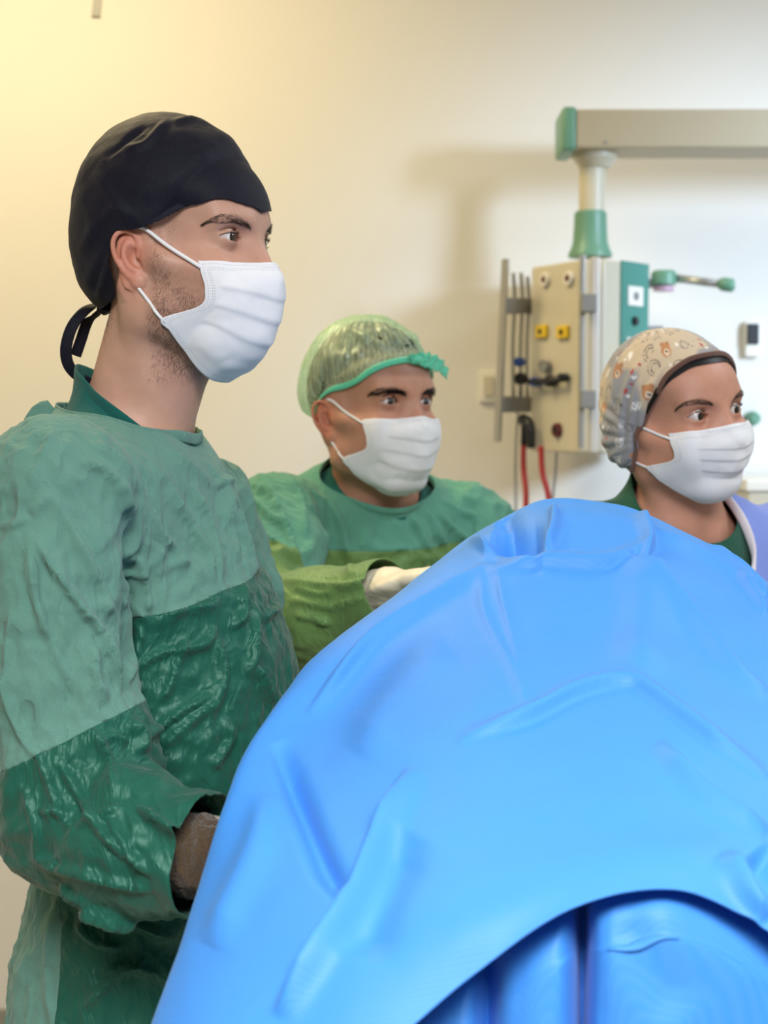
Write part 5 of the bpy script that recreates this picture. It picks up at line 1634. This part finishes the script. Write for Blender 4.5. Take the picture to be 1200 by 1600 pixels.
# gas outlets on the left face
for u, v, m, ins in ((852, 437, 'white', 'darkred'), (889, 435, 'white', 'darkred'), (872, 672, 'darkred', 'black')):
    a, n, e = on_face(0, u, v); o = MB().lathe(a, [(.0150, 0), (.0150, .006), (.013, .009), (.008, .009), (.0075, .004)], n, 28).build('gas_outlet', MAT[m], col_o, autosmooth=40)
    MB().lathe(a + n * .003, [(.0060, 0), (.0060, .007), (.003, .008)], n, 16).build('valve', MAT[ins], o, autosmooth=40)
for u, v in ((848, 518), (881, 519)):
    o = plate('yellow_outlet', 0, u - 9, v - 10, u + 8, v + 10, .009, MAT['yellow'], bev=.003)
    a, n, e = on_face(0, u, v, .009); MB().lathe(a, [(.0055, 0), (.005, .003), (.002, .0032)], n, 16).build('valve', MAT['black'], o)
# knobs, gauge and couplings with the two red hoses
for u, v, m, r in ((816, 566, 'blue', .010), (818, 592, 'black', .013), (845, 597, 'blue', .010), (868, 596, 'black', .012), (888, 590, 'black', .009)):
    a, n, e = on_face(0, u, v, .0) if u > 832 else (W1(u, v, 3.13), np.array((-.5, -.86, 0)), None)
    mb = MB().lathe(a - n * .012, [(r * .5, 0), (r * .5, .016), (r, .018), (r, .034), (r * .8, .038), (r * .3, .038)], n, 20); mb.build('flow_valve', MAT[m], col_o, autosmooth=40)
mb = MB().tube([on_face(0, 840, 597, .022)[0], on_face(0, 890, 593, .022)[0]], .006, 10); mb.build('valve_pipe', MAT['black'], col_o, smooth=True)
a, n, e = on_face(0, 857, 573, .004); MB().lathe(a, [(.013, 0), (.014, .01), (.014, .014), (.011, .0145), (.0105, .012)], n, 28).build('pressure_gauge', MAT['grey'], col_o, autosmooth=40)
for pts, r in (([(820, 650), (820, 672), (818, 695)], .010), ([(832, 655), (843, 664), (846, 700)], .013)):
    P = catmull([on_face(0, u, v, .026)[0] if u > 829 else W1(u, v, 3.11) for u, v in pts], 12)
    V, F = tube(P, np.linspace(r, r * .7, 12), 12); mesh('coupling', V, F, MAT['black'], col_o)
for pts in ([(818, 692, 3.11), (818, 730, 3.11), (822, 785, 3.10), (815, 900, 3.12), (800, 1200, 3.2), (790, 1500, 3.3)], [(845, 697, 3.06), (848, 740, 3.06), (858, 785, 3.06), (862, 900, 3.08), (850, 1200, 3.2), (835, 1500, 3.3)]):
    V, F = tube(catmull([W1(*c) for c in pts], 60), .0062, 12); mesh('red_hose', V, F, MAT['red'], col_o)
for pts in ([(870, 695, 3.06), (868, 740, 3.08), (862, 800, 3.1), (850, 1000, 3.15), (845, 1500, 3.3)], [(812, 600, 3.16), (806, 700, 3.18), (806, 790, 3.18), (810, 1000, 3.2), (800, 1500, 3.35)]):
    V, F = tube(catmull([W1(*c) for c in pts], 60), .0028, 8); mesh('grey_lead', V, F, MAT['grey'], col_o)
# rails and clamps on the front corner
r1 = MB().box((X(908, 2.955), 2.955, (Zv(398, 2.955) + Zv(700, 2.955)) / 2), (.010, .018, Zv(398, 2.955) - Zv(700, 2.955)), bev=.002).build('steel_rail', MAT['steel'], pend)
r2 = MB().box((X(928, 2.950), 2.950, (Zv(402, 2.95) + Zv(708, 2.95)) / 2), (.018, .020, Zv(402, 2.95) - Zv(708, 2.95)), bev=.004).build('white_rail', MAT['alu'], pend)
for v in (474, 624):
    MB().box((X(918, 2.935), 2.945, Zv(v, 2.94)), (.030, .045, .036), bev=.003).build('rail_clamp', MAT['grey'], r1)
# equipment rail standing off at the left
a, b = W1(790, 405, 3.08), W1(777, 690, 3.08); d = (b - a) / np.linalg.norm(b - a)
V, F = tube([a, b], .0085, 4, 1.5, up=(1, .2, 0)); o = mesh('side_rail', V, F, MAT['steel'], pend, smooth=False)
for v, u0, u1 in ((478, 792, 842), (632, 782, 836)):
    p, q = W1(u0, v, 3.09), W1(u1, v, 3.22); MB().box((p + q) / 2, (np.linalg.norm(q - p) + .02, .014, .034), np.stack([(q - p) / np.linalg.norm(q - p), np.cross((0, 0, 1), (q - p) / np.linalg.norm(q - p)), (0, 0, 1)], 1), bev=.002).build('rail_bracket', MAT['grey'], o)
# cable hooks behind the side rail
for u in (802, 814, 824):
    P = catmull([W1(u, 420 + (u % 3) * 6, 3.2), W1(u + 2, 470, 3.2), W1(u - 1, 540, 3.2), W1(u, 620, 3.2)], 20); V, F = tube(P, .0045, 8); mesh('grey_lead', V, F, MAT['grey'], col_o)
# turning neck and arm
ny = D + .12; nx = X(922, ny)
mb = MB().lathe((nx - .003, ny, Zv(402, ny)), [(.046, 0), (.046, .008), (.042, .016), (.037, .030), (.035, .060), (.034, .092), (.030, .096), (.026, .096)], (0, 0, 1), 48); part('neck_collar', mb, MAT['green'], autosmooth=35)
mb = MB().lathe((nx, ny, Zv(332, ny)), [(.028, 0), (.028, Zv(262, ny) - Zv(332, ny))], (0, 0, 1), 40); part('neck_tube', mb, MAT['cream'], autosmooth=35)
zb = Zv(240, ny)
mb = MB().lathe((nx + .006, ny, Zv(264, ny)), [(.030, 0), (.036, .006), (.046, .020), (.046, zb - Zv(264, ny) + .004)], (0, 0, 1), 40); part('neck_flange', mb, MAT['cream'], autosmooth=35)
L_ = 1.30
hb = Zv(180, ny) - zb
mb = MB().box((X(890, ny) + L_ / 2, ny, zb + hb / 2), (L_, .13, hb), bev=.005); arm = part('arm', mb, MAT['cream_arm'])
mb = MB().box((X(881, ny) - .001, ny, zb + hb / 2), (.030, .136, hb + .010), bev=.008); mb.build('end_cap', MAT['green'], arm, autosmooth=30)
mb = MB().lathe((X(935, ny), ny - .0655, Zv(231, ny)), [(.003, 0), (.003, .002)], (0, -1, 0), 12); mb.build('screw', MAT['grey'], arm)
ex = X(890, ny) + L_ - .12
mb = MB().lathe((ex, ny, zb + hb), [(.085, 0), (.085, .05), (.06, .07), (.06, WZ - zb - hb - .03), (.14, WZ - zb - hb - .02), (.14, WZ - zb - hb)], (0, 0, 1), 40); part('ceiling_mount', mb, MAT['cream'], autosmooth=35)
# short instrument arm at the right
q0 = W1(1016, 440, 3.16)
mb = MB().lathe(W1(1037, 452, 3.16) - (0, 0, .004), [(.022, 0), (.022, .008), (.020, .010)], (0, 0, 1), 28); sa = part('swivel_base', mb, MAT['pink'], autosmooth=35)
mb = MB().lathe(W1(1037, 445, 3.16), [(.027, 0), (.027, .024), (.022, .030), (.010, .030)], (0, 0, 1), 32); mb.build('swivel_cap', MAT['green'], sa, autosmooth=35)
mb = MB().box(W1(1012, 443, 3.17), (.055, .03, .018), bev=.003); mb.build('swivel_bracket', MAT['grey'], sa)
V, F = tube([W1(1050, 434, 3.16), W1(1132, 445, 3.10)], .0085, 14, .9); mesh('arm_tube', V, F, MAT['steel'], sa)
V, F = tube([W1(1125, 443, 3.105), W1(1129, 444, 3.10), W1(1144, 446, 3.09), W1(1147, 446, 3.09)], [.011, .0145, .0145, .011], 20); mesh('end_knob', V, F, MAT['green'], sa)
mb = MB().box(W1(1018, 516, 3.20), (.045, .05, .016), bev=.004); part('shelf_edge', mb, MAT['grey'])

# --- things on the back wall
def wall_box(u0, v0, u1, v1, th, bev=.003, y=None):
    y = WY1 if y is None else y
    a, b = W1(u0, v0, y), W1(u1, v1, y); return MB().box(((a[0] + b[0]) / 2, y - th / 2, (a[2] + b[2]) / 2), (abs(b[0] - a[0]), th, abs(a[2] - b[2])), bev=bev)
sw = wall_box(749, 580, 778, 628, .012).build('light_switch', MAT['white'])
tag(sw, 'cream light switch on the back wall left of the gas pendant', 'light switch'); wall_box(756, 588, 771, 619, .006, .002, WY1 - .012).build('rocker', MAT['cream'], sw)
ds = wall_box(1162, 502, 1186, 558, .02, .005).build('wall_thermostat', MAT['white'])
tag(ds, 'small white wall unit with a dark screen, right of the printed cap', 'wall unit'); wall_box(1167, 506, 1185, 538, .006, .002, WY1 - .02).build('screen', MAT['black'], ds)
gp = MB().lathe(W1(1174, 654, WY1), [(.017, 0), (.017, .010), (.013, .014), (.013, .036), (.008, .040)], (0, -1, 0), 28).build('wall_gas_outlet', MAT['green'], None, autosmooth=35)
tag(gp, 'round green gas outlet on the wall just right of the printed-cap wearer', 'gas outlet')
cb_ = empty('equipment_cabinet', (.97, 3.18, 0), 'cream cabinet at the back wall behind the lavender gown, at the right edge', 'cabinet')
a, b = W1(1168, 768, 2.98), W1(1168, 768, 3.38)
mb = MB().box((a[0] + .22, 3.18, a[2] / 2 + .02), (.44, .40, a[2] - .04), bev=.006); body_c = mb.build('cabinet_body', MAT['cream'], cb_)
MB().box((a[0] + .22, 3.18, a[2] + .012), (.45, .41, .024), bev=.004).build('cabinet_top', MAT['white'], cb_)
dd_ = MB().box((a[0] + .22, 2.974, a[2] / 2 + .02), (.40, .012, a[2] - .12), bev=.003).build('door', MAT['cream'], cb_)
MB().box((a[0] + .06, 2.960, a[2] * .7), (.012, .02, .12), bev=.003).build('handle', MAT['steel'], dd_)
for q in (-.18, .18):
    for r in (3.02, 3.34): MB().lathe((a[0] + .22 + q, r, 0.0), [(.018, 0), (.018, .042)], (0, 0, 1), 16).build('foot', MAT['black'], cb_)
# --- end of a lamp arm at the top left
p0, p1 = W1(150, 27, 2.9), W1(158, -60, 2.9); dz = (p1 - p0) / np.linalg.norm(p1 - p0); p2 = p0 + dz * ((WZ - .02 - p0[2]) / dz[2])
la = empty('lamp_arm', (float(p2[0]), float(p2[1]), WZ), 'grey end of a ceiling arm hanging into the top left corner', 'lamp arm')
V, F = tube([p0, p2], .015, 4, .7, up=(.7, -.7, 0)); mesh('arm_tube', V, F, MAT['grey'], la, smooth=False)
MB().lathe((float(p2[0]), float(p2[1]), WZ - .03), [(.05, 0), (.06, .01), (.06, .03)], (0, 0, 1), 32).build('ceiling_plate', MAT['white'], la, autosmooth=35)

# ------------------------------------------------------------------ light
w = bpy.data.worlds.new('world'); SC.world = w; w.use_nodes = True
w.node_tree.nodes['Background'].inputs[0].default_value = (.9, .95, 1, 1); w.node_tree.nodes['Background'].inputs[1].default_value = .15
def area(name, loc, aim, e, size, rgb, sy=None, spread=180):
    l = bpy.data.lights.new(name, 'AREA'); l.energy = e; l.color = rgb; l.size = size
    if sy: l.shape = 'RECTANGLE'; l.size_y = sy
    l.spread = math.radians(spread)
    o = bpy.data.objects.new(name, l); link(o); o.location = loc
    o.rotation_euler = (Vector(aim) - Vector(loc)).to_track_quat('-Z', 'Y').to_euler(); return o
def spot(name, loc, aim, e, ang, blend, rgb, r=.1):
    l = bpy.data.lights.new(name, 'SPOT'); l.energy = e; l.color = rgb; l.spot_size = math.radians(ang); l.spot_blend = blend; l.shadow_soft_size = r
    o = bpy.data.objects.new(name, l); link(o); o.location = loc
    o.rotation_euler = (Vector(aim) - Vector(loc)).to_track_quat('-Z', 'Y').to_euler(); return o
area('ceiling_panel', (.2, -.55, 2.78), (.1, .9, .6), 52, 1.5, (.97, .97, 1), 1.0, 88)
area('warm_ceiling_panel', (-.8, 2.45, 2.80), (-.8, 2.7, 0), 30, 1.0, (1, .80, .45), .6)
spot('operating_lamp', (2.3, 1.3, 2.2), (.75, 3.56, 1.62), 330, 36, .75, (.60, .77, 1.0), .28)
area('cool_ceiling_panel', (1.7, 1.9, 2.80), (1.3, 1.9, 0), 20, 1.0, (.80, .90, 1), .6)
print('room', round(time.time() - T0, 1))
# ------------------------------------------------------------------ camera and view
cam = bpy.data.cameras.new('camera'); co = bpy.data.objects.new('camera', cam); link(co)
co.location = (0, 0, CAMZ); co.rotation_euler = (math.radians(90) + PITCH, 0, 0)
cam.sensor_fit = 'VERTICAL'; cam.sensor_height = 36; cam.lens = FPX / 1600 * 36
cam.clip_start = .05; cam.clip_end = 60
cam.dof.use_dof = True; cam.dof.focus_distance = 1.44; cam.dof.aperture_fstop = 5.8
SC.camera = co
SC.view_settings.view_transform = 'Standard'; SC.view_settings.look = 'None'
SC.view_settings.exposure = 0.0; SC.view_settings.gamma = 1.0; SC.view_settings.use_curve_mapping = False
